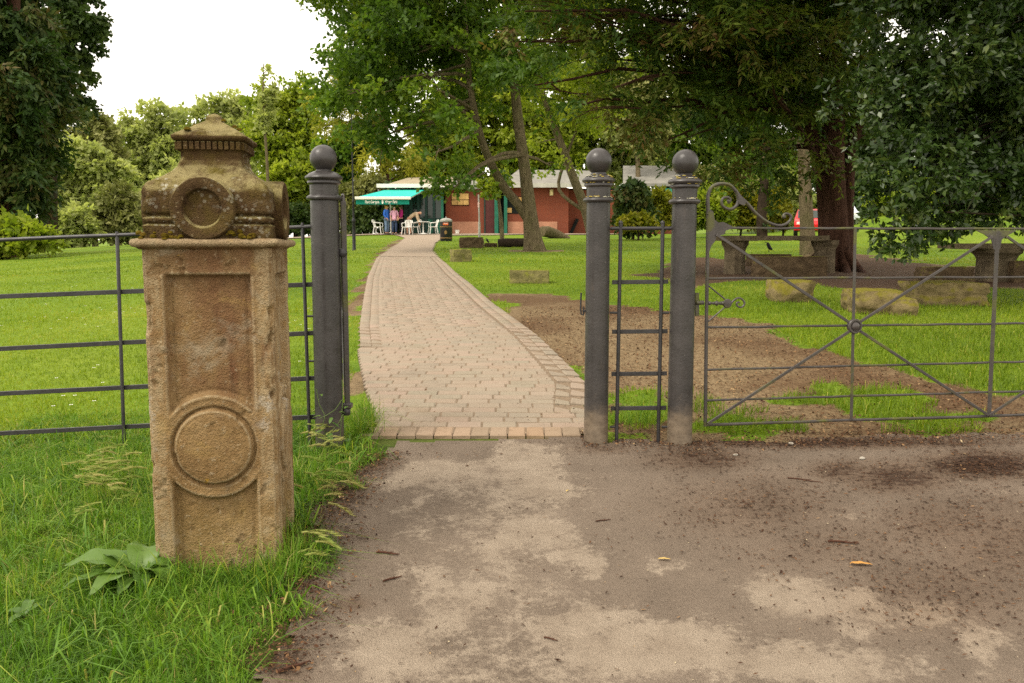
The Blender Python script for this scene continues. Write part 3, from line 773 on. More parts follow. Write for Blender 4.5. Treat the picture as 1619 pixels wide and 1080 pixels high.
c = t.mix(t.ma('MULTIPLY', t.step(t.noise(13, 5, 0.7), 0.42, 0.62), t.ma('ADD', 0.30, t.ma('MULTIPLY', up, 0.55))), c, (0.115, 0.088, 0.010, 1))       # moss
vo = t.n('ShaderNodeTexVoronoi'); vo.inputs['Scale'].default_value = 52; t.l(t.coord(), vo.inputs['Vector'])
sp = t.ma('MULTIPLY', t.step(vo.outputs['Distance'], 0.42, 0.26), t.step(t.noise(5.5, 3), 0.50, 0.60))
c = t.mix(t.ma('MULTIPLY', up, t.ma('MULTIPLY', t.step(t.noise(9, 6, 0.75), 0.33, 0.58), 0.85)), c, (0.330, 0.275, 0.125, 1))
c = t.mix(t.ma('MULTIPLY', sp, t.ma('ADD', 0.25, t.ma('MULTIPLY', up, 0.75))), c, (0.50, 0.47, 0.37, 1))                  # white lichen spots
c = t.mix(t.ma('MULTIPLY', t.step(t.noise(38, 4, 0.7), 0.62, 0.72), 0.7), c, (0.33, 0.26, 0.15, 1))
t.col(c); t.bump(t.ma('ADD', t.noise(60, 5, 0.7), t.noise(190, 3)), 1.0, 0.014)
M_CAP = t.m
t = MT('moss', 1.0, 0.05); t.col(t.ramp(t.noise(30, 5), [(0.3, (0.055, 0.028, 0.006)), (0.5, (0.115, 0.085, 0.008)), (0.75, (0.17, 0.10, 0.02))])); t.bump(t.noise(220, 3), 1, .01); M_MOSS = t.m

YAW = math.radians(7.0); HW = 0.2270; HS = 1.222
fb = gnd(346, 913); nfr = Vector((math.sin(YAW), -math.cos(YAW), 0))
pc = Vector((fb.x, fb.y, 0)) - nfr * HW; pc.z = fb.z
pil = thing('stone_gate_pillar', 'weathered carved sandstone gate pillar standing in long grass', 'pillar', pc)
pil.rotation_euler = (0.0, 0.0, YAW)
zd, rd = 0.492, 0.1410
def relief(a, z):
    d = np.sqrt(a * a + (z - zd) ** 2)
    s = np.minimum(np.minimum(0.152 - np.abs(a), 1.128 - z), d - 0.192)
    h = -0.023 * sstep(0.0, 0.009, s) - 0.004 * np.exp(-((s - 0.018) / 0.006) ** 2) + 0.003 * np.exp(-((s + 0.008) / 0.005) ** 2)
    ds = d - rd
    h = h - 0.016 * np.exp(-((ds - 0.006) / 0.0045) ** 2)
    h = h + (0.013 + 0.004 * np.clip(1 - (d / rd) ** 2, 0, 1)) * sstep(0.0, -0.010, ds) - 0.0035 * np.exp(-((ds + 0.016) / 0.004) ** 2)
    h = h - 0.006 * sstep(.5, .66, fbm(a * 30, z * 30, 0, 33)) * sstep(-.02, -.05, ds) * sstep(zd + .02, zd + .10, z)
    return h
def side(k, st):
    na, nz_ = int(2 * HW / st) + 1, int((HS + .12) / st) + 1
    a, z = np.meshgrid(np.linspace(-HW, HW, na), np.linspace(-.12, HS, nz_)); a = a.ravel(); z = z.ravel()
    dep = relief(a, z)
    p = np.stack([a, -HW - dep, z], 1)
    # erosion: towards the axis, from position only, so edges of neighbouring faces agree
    R = np.array(Matrix.Rotation(k * math.pi / 2, 3, 'Z')); p = p @ R.T
    corner = np.minimum(np.abs(p[:, 0]), np.abs(p[:, 1])) / HW
    er = 0.0035 * (fbm(p[:, 0] * 75, p[:, 1] * 75, p[:, 2] * 75, 14, 3) - .5) + 0.005 * (fbm(p[:, 0] * 30, p[:, 1] * 30, p[:, 2] * 30, 4) - .5)
    chip = sstep(0.56, 0.78, fbm(p[:, 0] * 9, p[:, 1] * 9, p[:, 2] * 7, 11, 5))
    er -= 0.060 * chip * sstep(0.84, 1.0, corner)
    er -= 0.010 * sstep(0.94, 1.0, corner)
    er -= 0.008 * sstep(0.70, 0.80, fbm(p[:, 0] * 22, p[:, 1] * 22, p[:, 2] * 22, 17, 3))
    rr = np.hypot(p[:, 0], p[:, 1]); p[:, 0] += p[:, 0] / rr * er; p[:, 1] += p[:, 1] / rr * er
    i, j = np.meshgrid(np.arange(na - 1), np.arange(nz_ - 1)); q = (j * na + i).ravel()
    return p, np.stack([q, q + 1, q + na + 1, q + na], 1)
VV, FFs, b0 = [], [], 0
for k, st in ((0, .0055), (1, .0055), (2, .012), (3, .008)):
    p, f = side(k, st); VV.append(p); FFs.append(f + b0); b0 += len(p)
mesh_np('shaft', np.concatenate(VV), np.concatenate(FFs), M_STONE, pil, smooth=True, local=True)
def sqsweep(name, prof, nseg, mat, amp, seed, parent, cap=True, chipamp=0.0, rnd=0.0):
    V = []; n4 = nseg * 4
    for hw, z in prof:
        tt = np.linspace(-1, 1, nseg + 1)[:-1]
        ring = np.concatenate([np.stack([tt, -np.ones(nseg)], 1), np.stack([np.ones(nseg), tt], 1), np.stack([-tt, np.ones(nseg)], 1), np.stack([-np.ones(nseg), -tt], 1)]) * hw
        if rnd:
            l = np.max(np.abs(ring), 1); d = np.hypot(ring[:, 0], ring[:, 1]); f = np.minimum(1.0, (hw * (1.414 - rnd)) / np.maximum(d, 1e-6)); ring = ring * f[:, None]
        V.append(np.concatenate([ring, np.full((n4, 1), z)], 1))
    V = np.concatenate(V); er = amp * (fbm(V[:, 0] * 25, V[:, 1] * 25, V[:, 2] * 25, seed) - .6)
    cor = np.minimum(np.abs(V[:, 0]), np.abs(V[:, 1])) / np.maximum(1e-6, np.maximum(np.abs(V[:, 0]), np.abs(V[:, 1])))
    er -= chipamp * sstep(0.5, 0.72, fbm(V[:, 0] * 10, V[:, 1] * 10, V[:, 2] * 10, seed + 3)) * sstep(.8, 1, cor)
    rr = np.maximum(1e-4, np.hypot(V[:, 0], V[:, 1])); V[:, 0] += V[:, 0] / rr * np.minimum(er, rr); V[:, 1] += V[:, 1] / rr * er
    Fs = []
    for r in range(len(prof) - 1):
        for k in range(n4):
            j = (k + 1) % n4; Fs.append((r * n4 + k, r * n4 + j, (r + 1) * n4 + j, (r + 1) * n4 + k))
    return mesh_np(name, V, Fs, mat, parent, smooth=True, local=True)
def dens(prof, step):
    o_ = []
    for (a, za), (b, zb_) in zip(prof[:-1], prof[1:]):
        n = max(1, int(max(abs(a - b), abs(za - zb_)) / step)); o_ += [(a + (b - a) * i / n, za + (zb_ - za) * i / n) for i in range(n)]
    return o_ + [prof[-1]]
hb = HS - .004
sqsweep('cornice', dens([(HW - .03, hb - .006), (HW + .004, hb), (HW + .012, hb + .006), (HW + .024, hb + .010), (HW + .030, hb + .018), (HW + .030, hb + .028), (HW + .024, hb + .036), (HW + .006, hb + .040), (.02, hb + .041)], .012), 40, M_STONE, .006, 5, pil, chipamp=.03)
z0 = hb + .040
capp = [(HW - 0.0020, z0), (HW + 0.0000, z0 + 0.0428), (HW + 0.0000, z0 + 0.0465), (HW - .010, z0 + 0.0493), (HW - .010, z0 + 0.0558), (HW + 0.0000, z0 + 0.0586), (HW + 0.0010, z0 + 0.0744), (HW - .010, z0 + 0.0772), (HW - .010, z0 + 0.0856), (HW + 0.0020, z0 + 0.0893),
        (HW + 0.0030, z0 + 0.1209), (HW + 0.0000, z0 + 0.1395), (HW - .000, z0 + 0.1655), (HW - .012, z0 + 0.1888), (HW - .032, z0 + 0.2083), (HW - .060, z0 + 0.2260), (HW - .088, z0 + 0.2427), (HW - .108, z0 + 0.2632), (HW - .117, z0 + 0.2930), (HW - .117, z0 + 0.3208)]
cap = sqsweep('cap', dens(capp, .009), 44, M_CAP, .010, 8, pil, chipamp=.022, rnd=0.05)
hq = HW - .117; z1 = z0 + .345 * .93
sqsweep('finial', dens([(hq - .002, z1 - .004), (hq + .004, z1), (hq + .004, z1 + .034), (hq + .020, z1 + .038), (hq + .026, z1 + .046), (hq + .025, z1 + .055), (hq + .010, z1 + .066), (hq - .035, z1 + .092), (hq - .080, z1 + .120), (.022, z1 + .142), (.004, z1 + .150)], .008), 26, M_CAP, .010, 12, pil, chipamp=.010, rnd=0.06)
dm = MB()
for k in range(4):
    R = Matrix.Rotation(k * math.pi / 2, 3, 'Z')
    for i in range(11):
        xx = -hq + .006 + (2 * hq - .012) * i / 10
        dm.box(R @ Vector((xx, -hq - .008, z1 + .018)), (.0145, .012, .030), R, ch=.002)
dm.build('dentil_course', M_CAP, pil, local=True)
for k in range(4):                              # a roundel on every face of the cap
    R = Matrix.Rotation(k * math.pi / 2, 4, 'Z'); M_ = R @ Matrix.Translation((-.004, -HW - .012, z0 + .106)) @ Matrix.Rotation(math.pi / 2, 4, 'X')
    m = MB(); n = 48
    prof = [(.113, -.15), (.114, -.02), (.113, .008), (.108, .015), (.096, .016), (.078, .014), (.071, .012), (.067, .006), (.063, -.005), (.048, -.004), (.002, -.001)]
    m.lathe(prof, n, M_, cap=False)
    ro = m.build('roundel', M_CAP, pil, smooth=True, local=True)
    m = MB(); m.box(R @ Vector((-.004, -HW + .058, z0 + .049)), (.216, .078, .098), R.to_3x3(), ch=.006); m.build('roundel_base', M_CAP, pil, local=True)
mm = MB(); rg = random.Random(4)
for i in range(66):                              # moss cushions along the ledge and on the top
    if i < 60:
        x_ = rg.uniform(-.24, .17); y_ = -HW - rg.uniform(.0, .020); zz_ = z0 + abs(rg.gauss(0, .012)) - .002
        if -.13 < x_ < .12 and rg.random() < .5: zz_ = z0 + rg.uniform(0, .035); y_ = -HW - .012
    else:
        x_ = rg.uniform(-.1, .1); y_ = rg.uniform(-.12, .0); zz_ = z1 + .055 + .09 * (1 - max(abs(x_), abs(y_)) / .15)
    s_ = rg.uniform(.005, .013)
    mm.lathe([(s_, -.004), (s_ * .85, s_ * .35), (s_ * .4, s_ * .6), (.0004, s_ * .65)], 7, Matrix.Translation((x_, y_, zz_)) @ Matrix.Rotation(rg.uniform(-.4, .4), 4, 'X'))
kind(mm.build('moss', M_MOSS, pil, smooth=True, local=True), 'stuff')

# ------------------------------------------------------------------ trees and shrubs
RNG = np.random.default_rng(11)
def unit(a): return a / np.maximum(1e-9, np.linalg.norm(a, axis=1, keepdims=True))

def LB(u, v, ru, rv, Y, ry=None):
    """lobe of a crown: seen at pixel (u, v) with that half size, at distance Y; ry = half depth in metres"""
    c = at(u, v, Y); rx, rz = ru * Y / F, rv * Y / F
    return (c.x, c.y, c.z, rx, ry if ry is not None else (rx + rz) / 2, rz)

def clumps(lobes, nper, rs=0.30, lo=0.35):
    out = []
    vol = np.array([(l[3] * l[4] * l[5]) ** (2 / 3) for l in lobes]); vol /= vol.mean()
    for l, vv in zip(lobes, vol):
        k = max(3, int(nper * vv)); d = unit(RNG.normal(size=(k, 3))); rad = (lo + (1 - lo) * RNG.random(k) ** 0.7)[:, None]
        c = np.array(l[:3]) + d * rad * np.array(l[3:])
        r = rs * np.mean(l[3:]) * RNG.uniform(.65, 1.35, k)
        out.append(np.concatenate([c, r[:, None], np.tile(l[:3], (k, 1))], 1))
    return np.concatenate(out)

def foliage(CL, nspray, per, L, ll, lw, droop=.25, flat=.6, side=.8, upn=.6, jit=.35, tv=.6):
    """leaf quads on short sprays inside clumps; returns verts, faces, tint"""
    wgt = CL[:, 3] ** 2; ci = RNG.choice(len(CL), nspray, p=wgt / wgt.sum())
    n = unit(RNG.normal(size=(nspray, 3))) * (RNG.random((nspray, 1)) ** 0.45)
    n[:, 2] *= flat
    S = CL[ci, :3] + n * CL[ci, 3:4]
    D = unit(unit(S - CL[ci, 4:7]) * .8 + n * .5 + RNG.normal(size=(nspray, 3)) * .35 + np.array([0, 0, -droop]))
    U = unit(np.array([0, 0, 1.0]) * upn + n * .6 + RNG.normal(size=(nspray, 3)) * .45)
    W = unit(np.cross(D, U)); U = np.cross(W, D)
    ct = RNG.random(len(CL))[ci] * tv
    r = lambda a: np.repeat(a, per, 0)
    N = nspray * per; S, D, U, W = r(S), r(D), r(U), r(W)
    t = RNG.random((N, 1)); sg = np.where(RNG.random((N, 1)) < .5, -1.0, 1.0)
    p = S + D * L * (t - .35) + np.array([0, 0, -1.0]) * (droop * .35 * L * t * t)
    ax = unit(D * (1 - side * .5) + W * sg * side + RNG.normal(size=(N, 3)) * jit + np.array([0, 0, -droop * .4]))
    nn = unit(U + RNG.normal(size=(N, 3)) * jit * 1.3); b = unit(np.cross(ax, nn)); nn = np.cross(b, ax)
    l = ll * RNG.uniform(.6, 1.25, (N, 1)); w_ = lw * RNG.uniform(.7, 1.2, (N, 1))
    V = np.stack([p, p + ax * l * .42 + b * w_ * .5 + nn * w_ * .16, p + ax * l, p + ax * l * .42 - b * w_ * .5 + nn * w_ * .16], 1).reshape(-1, 3)
    tint = np.repeat(np.clip(r(ct[:, None])[:, 0] + RNG.random(N) * (1 - tv), 0, 1), 4)
    return V, np.arange(N * 4).reshape(-1, 4), tint

def limb(m, a, b, r0, r1, sag=0.08, n=7, k=6):
    a, b = Vector(a), Vector(b); L = (b - a).length
    j = Vector((random.uniform(-1, 1), random.uniform(-1, 1), random.uniform(-.3, 1))) * L * sag
    pts = [a + (b - a) * (i / k) + j * math.sin(math.pi * i / k) + Vector((random.uniform(-1, 1), random.uniform(-1, 1), random.uniform(-1, 1))) * L * .012 for i in range(k + 1)]
    m.tube(pts, [r0 + (r1 - r0) * i / k for i in range(k + 1)], n)

def tree(name, label, base, trunks, CL, fol, bark, leaf, limbs=14, lr=.05, group=None, cat='tree', twigs=0, attach=None):
    """trunks: list of (points, radii); limbs run from the trunk to clumps of the crown"""
    r = thing(name, label, cat, base, group)
    m = MB(); nodes = []
    for pts, rad in trunks:
        pp = curve(pts, 4); rr = list(np.interp(np.linspace(0, 1, len(pp)), np.linspace(0, 1, len(rad)), rad)); m.tube(pp, rr, 12); nodes += list(zip(pp, rr))
    if len(CL) and limbs:
        sel = RNG.choice(len(CL), min(limbs, len(CL)), replace=False)
        up = [(p, q) for p, q in nodes if p.z > base[2] + (attach if attach is not None else .8)] or nodes
        for i in sel:
            c = Vector(CL[i, :3]); cand = [(p, q) for p, q in up if p.z < c.z + .35 * (c - p).length] or up
            p, q = min(cand, key=lambda e: (e[0] - c).length + random.uniform(0, .6)); limb(m, p, c, min(q * .7, lr), lr * .22, .10, 6)
            for _ in range(twigs):
                e = c + Vector(RNG.normal(size=3)) * CL[i, 3] * .8; limb(m, p + (c - p) * random.uniform(.5, .95), e, lr * .3, lr * .06, .1, 4, 4)
    m.build('trunk', bark, r, smooth=True)
    V, Fq, T = fol; mesh_np('crown', V, Fq, leaf, r, tint=T)
    return r

def barkmat(name, a, b, sc=(1, 1, .25), scale=14, moss=0.0):
    t = MT(name, .95, .1); n = t.noise(scale, 6, .7, w='World', sc=sc); c = t.ramp(n, [(0.3, a), (0.7, b)])
    if moss: c = t.mix(t.ma('MULTIPLY', t.step(t.noise(3, 5, w='World'), .45, .65), moss), c, (0.07, 0.08, 0.02, 1))
    t.col(c); t.bump(t.ma('ADD', n, t.noise(scale * 4, 4, w='World', sc=sc)), .9, .04); return t.m
M_BK_GREY = barkmat('grey_bark', (0.075, 0.057, 0.032), (0.215, 0.170, 0.100), moss=.3)
M_BK_RED = barkmat('yew_bark', (0.034, 0.015, 0.010), (0.120, 0.062, 0.040), sc=(1, 1, .10), scale=20)
M_BK_DARK = barkmat('dark_bark', (0.018, 0.012, 0.008), (0.06, 0.042, 0.028))
LM = dict(
    maple=leafmat('maple_leaf', [(0, (0.042, 0.088, 0.012)), (.45, (0.080, 0.140, 0.016)), (.8, (0.140, 0.210, 0.020)), (1, (0.230, 0.275, 0.024))], .5, .25, .46),
    yew=leafmat('yew_leaf', [(0, (0.022, 0.052, 0.010)), (.35, (0.058, 0.105, 0.014)), (.66, (0.115, 0.150, 0.018)), (.82, (0.110, 0.095, 0.022)), (.94, (0.125, 0.070, 0.024)), (1, (0.17, 0.105, 0.030))], .6, .2, .30),
    laurel=leafmat('evergreen_leaf', [(0, (0.016, 0.034, 0.008)), (.5, (0.035, 0.066, 0.012)), (.85, (0.072, 0.104, 0.020)), (1, (0.14, 0.155, 0.032))], .36, .40, .12),
    con=leafmat('conifer_leaf', [(0, (0.014, 0.034, 0.008)), (.4, (0.034, 0.066, 0.012)), (.7, (0.062, 0.082, 0.016)), (1, (0.100, 0.066, 0.024))], .6, .2, .2),
    dark=leafmat('dark_leaf', [(0, (0.020, 0.042, 0.010)), (.6, (0.045, 0.078, 0.016)), (1, (0.080, 0.115, 0.024))], .55, .25, .2),
    light=leafmat('light_leaf', [(0, (0.230, 0.270, 0.085)), (.5, (0.335, 0.370, 0.125)), (1, (0.450, 0.465, 0.185))], .6, .2, .55, 1.2),
    bright=leafmat('bright_leaf', [(0, (0.130, 0.190, 0.014)), (.5, (0.235, 0.295, 0.024)), (1, (0.360, 0.395, 0.040))], .55, .25, .52, 1.25),
    yel=leafmat('yellow_leaf', [(0, (0.100, 0.120, 0.008)), (.5, (0.210, 0.220, 0.012)), (1, (0.360, 0.300, 0.020))], .55, .25, .3, 1.2),
    olive=leafmat('olive_leaf', [(0, (0.130, 0.145, 0.040)), (.5, (0.200, 0.210, 0.062)), (1, (0.290, 0.285, 0.100))], .6, .2, .25, 1.2),
    cedar=leafmat('cedar_leaf', [(0, (0.110, 0.125, 0.016)), (.5, (0.250, 0.255, 0.022)), (1, (0.400, 0.370, 0.030))], .6, .2, .4, 1.2),
)
def tp(pts, Y): return [at(u, v, Y if not isinstance(Y, (list, tuple)) else Y[i]) for i, (u, v) in enumerate(pts)]

# ---- broadleaf tree with forked trunk on the lawn (centre)
b = maple_base; Y = b.y
main = tp([(846, 402), (842, 375), (838, 340), (829, 262), (819, 190), (811, 110), (802, 20), (797, -90)], Y); main[0].z = b.z - .1
left = tp([(838, 352), (818, 322), (797, 296), (774, 254), (757, 206), (744, 140), (737, 60), (732, -40)], [Y, Y - .05, Y - .1, Y - .3, Y - .5, Y - .6, Y - .8, Y - 1])
lob = [LB(575, 115, 72, 75, Y - 1, 2.6), LB(560, 195, 55, 48, Y - 1.5, 2.2), LB(640, 70, 85, 75, Y, 3), LB(640, 175, 70, 55, Y - 1.2, 2.6), LB(705, 20, 85, 70, Y + .5, 3), LB(760, 100, 70, 70, Y - .2, 2.8), LB(560, 222, 40, 16, Y - 2.5, 1.0),
       LB(700, 225, 46, 52, Y - 2.5, 1.6), LB(706, 285, 34, 30, Y - 3, 1.1), LB(760, 268, 40, 30, Y - 1.5, 1.2), LB(820, 60, 75, 80, Y + 1, 2.6), LB(600, -60, 130, 80, Y, 4), LB(780, -110, 150, 90, Y + 1, 4), LB(545, 60, 30, 40, Y, 1.2), LB(735, 258, 46, 36, Y - 2.6, 1.3), LB(690, 262, 40, 34, Y - 2.8, 1.2), LB(790, 262, 30, 26, Y + 1.2, .9), LB(805, 275, 40, 18, Y + 1.5, .9), LB(855, 270, 30, 18, Y + 2, .9)]
CL = clumps(lob, 15, .30, .35)
tree('broadleaf_tree', 'fork trunked broadleaf tree with mossy grey bark on the lawn right of the path', b,
     [(main, [.40, .29, .235, .18, .165, .14, .11, .08]), (left, [.15, .145, .14, .125, .115, .10, .08, .05])], CL, foliage(CL, 15500, 6, .45, .160, .120, droop=.25, flat=.55, side=.9, jit=.5, tv=.55), M_BK_GREY, LM['maple'], 46, .075, twigs=2, attach=3.0)

# ---- second leaning trunk, right of it
p0 = gnd(938, 384); Y = p0.y
tr = tp([(940, 388), (925, 330), (903, 272), (884, 220), (868, 180), (852, 120), (845, 40)], Y); tr[0].z = p0.z - .1
tr2 = tp([(884, 300), (895, 250), (908, 215), (925, 170), (935, 110)], Y + .3); tr2.insert(0, tp([(925, 335)], Y)[0])
lob = [LB(880, 90, 80, 70, Y, 2.4), LB(925, 165, 60, 45, Y, 2), LB(855, 190, 45, 40, Y + .5, 1.4), LB(960, 80, 70, 70, Y + 1, 2.4), LB(905, 240, 40, 24, Y - .5, 1.0), LB(880, -40, 110, 80, Y, 3), LB(880, 272, 34, 16, Y + 1, .7), LB(845, 262, 26, 18, Y + 1, .7)]
CL = clumps(lob, 12, .30)
tree('leaning_tree', 'leaning grey trunked tree behind the lichen spotted bollard', p0, [(tr, [.25, .20, .18, .155, .13, .10, .07]), (tr2, [.08, .07, .06, .05, .04, .03])], CL,
     foliage(CL, 4800, 6, .4, .16, .11, droop=.3, side=.9, jit=.5), M_BK_GREY, LM['bright'], 24, .05, twigs=3, attach=2.5)

# ---- big yew on the right
yb = gnd(1322, 428); Y = yb.y
def yt(du, r): return du, r
ytr = tp([(1322, 440), (1322, 405), (1320, 340), (1316, 260), (1318, 170), (1312, 60), (1310, -90)], Y); ytr[0].z = yb.z - .15
yt2 = tp([(1308, 420), (1304, 340), (1296, 255), (1270, 160), (1250, 60)], Y + .1); yt3 = tp([(1336, 420), (1338, 330), (1345, 240), (1372, 140), (1385, 40)], Y + .1)
roots = []
for du in (-52, -34, -12, 14, 34):
    roots.append((tp([(1322 + du * .35, 395), (1322 + du * .75, 418)], Y - .22) + [gnd(1322 + du * 1.15, 430) + Vector((0, 0, -.02)), gnd(1322 + du * 1.6, 436) + Vector((0, 0, -.1))], [.11, .12, .09, .05]))
lob = [LB(1240, 70, 130, 95, Y - .5, 2.4), LB(1120, 60, 110, 85, Y - 1.2, 2.2), LB(1010, 70, 95, 75, Y - 1.6, 1.8), LB(905, 85, 85, 60, Y - 2, 1.5), LB(850, 150, 50, 32, Y - 2.2, 1.0), LB(945, 165, 75, 38, Y - 2, 1.2), LB(1060, 165, 85, 55, Y - 1.6, 1.6),
       LB(1180, 180, 90, 65, Y - 1, 1.8), LB(1265, 190, 70, 60, Y - .9, 1.4), LB(1130, 245, 75, 28, Y - 1.4, 1.2), LB(1030, 225, 55, 22, Y - 1.8, .9), LB(1210, 262, 70, 32, Y - .8, 1.2), LB(1350, 120, 70, 110, Y + .2, 1.6), LB(1385, 235, 40, 50, Y + .8, 1.0), LB(1170, 296, 50, 16, Y - .3, .8),
       LB(1080, -70, 190, 80, Y - .6, 2.8), LB(1330, -80, 160, 100, Y, 2.8), LB(900, -30, 110, 70, Y - 1.6, 2.0), LB(1300, 90, 120, 120, Y + 2.0, 1.8), LB(1150, 150, 120, 60, Y + 1.6, 1.4), LB(820, 40, 60, 40, Y - 2, 1.0), LB(1300, 262, 46, 26, Y - 1.0, .8), LB(1255, 240, 60, 40, Y - 1.2, 1.0), LB(1360, 285, 36, 30, Y - .4, .6), LB(1235, 292, 62, 24, Y - .6, .9), LB(1140, 288, 60, 20, Y - .8, .8), LB(1290, 290, 34, 18, Y - .9, .5), LB(1330, -250, 260, 110, Y - 3, 3.2), LB(1000, -240, 220, 100, Y - 3, 3.0), LB(1500, -150, 160, 120, Y + 1, 3)]  # highest lobes, out of view overhead, are added to shade the ground
CL = clumps(lob, 26, .28, .2)
tree('yew_tree', 'large spreading yew with reddish fluted trunk over the stone tables', yb, [(ytr, [.36, .27, .23, .22, .2, .16, .10]), (yt2, [.17, .13, .12, .10, .08]), (yt3, [.17, .14, .12, .10, .08])] + roots, CL,
     foliage(CL, 20500, 9, .48, .150, .048, droop=.38, flat=.36, side=.7, upn=1.3, jit=.28, tv=.66), M_BK_RED, LM['yew'], 85, .060, twigs=2, attach=1.6)

# ---- glossy evergreen hanging in from the right
lbp = gnd(1760, 452); Y = 10.8
ltr = [Vector((lbp.x, lbp.y, lbp.z - .1)), Vector((lbp.x - .1, lbp.y, lbp.z + 1.2)), Vector((lbp.x - .3, lbp.y - .1, lbp.z + 2.6)), Vector((lbp.x - .6, lbp.y - .2, lbp.z + 4.2))]
lob = [LB(1520, 90, 125, 120, Y, 1.2), LB(1440, 150, 62, 95, Y - .3, .8), LB(1455, 270, 85, 62, Y - .5, .9), LB(1545, 270, 95, 70, Y, 1.0), LB(1412, 325, 50, 36, Y - .6, .5), LB(1470, 352, 62, 34, Y - .6, .6), LB(1620, 150, 100, 150, Y + .2, 1.1), LB(1600, 310, 90, 38, Y + .1, .8),
       LB(1465, 388, 38, 15, Y - .6, .35), LB(1415, 30, 50, 60, Y, .7), LB(1540, -60, 170, 80, Y, 1.5), LB(1720, 200, 120, 170, Y + .4, 1.3), LB(1335, 150, 36, 70, Y + 1.2, .5), LB(1392, 262, 34, 40, Y - .4, .4), LB(1400, 310, 40, 34, Y - .5, .4), LB(1500, 335, 90, 40, Y - .2, .7), LB(1435, 372, 60, 26, Y - .5, .5), LB(1395, 345, 38, 32, Y - .4, .4), LB(1520, 362, 50, 20, Y - .3, .5), LB(1395, 190, 40, 60, Y, .5), LB(1345, 258, 22, 22, Y + .6, .3)]
CL = clumps(lob, 28, .25, .25)
lt_ = tree('evergreen_tree', 'dense dark evergreen with small glossy leaves hanging over the gate at the right edge', lbp, [(ltr, [.26, .22, .18, .12])], CL,
     foliage(CL, 10800, 8, .20, .100, .046, droop=.25, flat=.8, side=.8, upn=.5, jit=.45, tv=.45), M_BK_DARK, LM['laurel'], 60, .035, twigs=2, attach=1.2)

CLu = clumps([(5.2, 7.0, 6.6, 2.8, 2.6, 1.3), (7.5, 9.0, 6.4, 2.4, 2.6, 1.6), (3.4, 8.6, 6.8, 2.0, 2.0, 1.0)], 26, .3, .2)  # unseen overhead crown with limbs, added to shade the gate and asphalt
V_, F_, T_ = foliage(CLu, 2300, 8, .3, .20, .095, droop=.25, flat=.6, jit=.45); mesh_np('added_shade_crown', V_, F_, LM['laurel'], lt_, tint=T_)
ml = MB()
for e in CLu[:14]: limb(ml, ltr[-1], e[:3], .07, .02, .1, 6)
ml.build('added_shade_limbs', M_BK_DARK, lt_, smooth=True)
# ---- grey trunk behind the yew, and its crown
gb = gnd(1278, 404); Y = gb.y
tr = tp([(1279, 408), (1276, 360), (1273, 300), (1270, 230), (1262, 140), (1255, 20)], Y); tr[0].z = gb.z - .1
CL = clumps([LB(1220, 250, 60, 34, Y + 1, 1.4), LB(1160, 270, 55, 26, Y + 1.5, 1.2), LB(1250, 120, 110, 90, Y + 1.5, 2.4), LB(1240, -30, 130, 80, Y + 1, 3), LB(1330, 285, 40, 20, Y + 1, .8)], 14)
tree('grey_trunk_tree', 'tree with a straight grey trunk just left of the reddish yew trunk', gb, [(tr, [.26, .19, .17, .16, .14, .10])], CL, foliage(CL, 3600, 6, .4, .15, .10, droop=.35, jit=.5), M_BK_GREY, LM['maple'], 14, .06, attach=3)
# ivy clad trunk
ib = gnd(1205, 377); Y = ib.y
tr = tp([(1205, 381), (1204, 340), (1208, 290), (1212, 230), (1215, 150)], Y); tr[0].z = ib.z - .1
CL = clumps([LB(1205, 345, 13, 26, Y, .5), LB(1208, 300, 14, 24, Y, .5), LB(1212, 250, 18, 30, Y, .7), LB(1190, 160, 90, 60, Y, 2.4)], 10)
tree('ivy_clad_tree', 'slim trunk wrapped in dark ivy behind the stone table', ib, [(tr, [.28, .24, .22, .2, .15])], CL, foliage(CL, 2200, 6, .3, .18, .13, droop=.4, jit=.5), M_BK_DARK, LM['dark'], 8, .05, attach=3)

# ---- big dark conifer and its neighbour at the left edge
cb = gnd(22, 398); Y = 38.0; cb = Vector((at(15, 390, Y).x, Y, 0)); cb.z = g(cb.x, Y)
tr = tp([(15, 400), (18, 300), (20, 150), (22, -80)], Y); tr[0].z = cb.z - .2
lob = [LB(10, 20, 58, 70, Y, 2.4), LB(30, 120, 62, 65, Y - .4, 2.4), LB(45, 200, 55, 50, Y - .6, 2.2), LB(40, 265, 44, 45, Y - .6, 2), LB(30, 315, 42, 30, Y - .5, 1.6), LB(60, 300, 26, 26, Y - .5, 1.2), LB(-10, 345, 50, 30, Y - .5, 1.6), LB(-50, 120, 60, 120, Y, 2.6), LB(-60, 280, 60, 60, Y, 2.4), LB(0, -90, 60, 70, Y, 2.4), LB(85, 130, 24, 40, Y + .2, 1.0), LB(-10, 230, 60, 80, Y + .6, 2)]
CL = clumps(lob, 26, .30, .25)
tree('conifer_tree', 'tall dark brown green conifer at the left edge of the view', cb, [(tr, [.55, .5, .4, .2])], CL, foliage(CL, 7600, 8, .75, .37, .135, droop=.55, flat=.8, side=.6, jit=.35), M_BK_RED, LM['con'], 60, .07, twigs=1, attach=1.5)
Y = 47.0; nb_ = Vector((at(75, 380, Y).x, Y, 0)); nb_.z = g(nb_.x, Y)
tr = tp([(75, 395), (78, 250), (85, 100), (85, -60)], Y); tr[0].z = nb_.z - .2
CL = clumps([LB(110, 55, 46, 50, Y, 2.2), LB(120, 10, 34, 40, Y, 1.8), LB(105, 110, 34, 30, Y, 1.6), LB(122, 160, 25, 26, Y - .3, 1.1), LB(70, 120, 50, 60, Y, 2.4), LB(90, -60, 55, 50, Y, 2.6), LB(95, 185, 30, 24, Y, 1.2)], 16, .26)
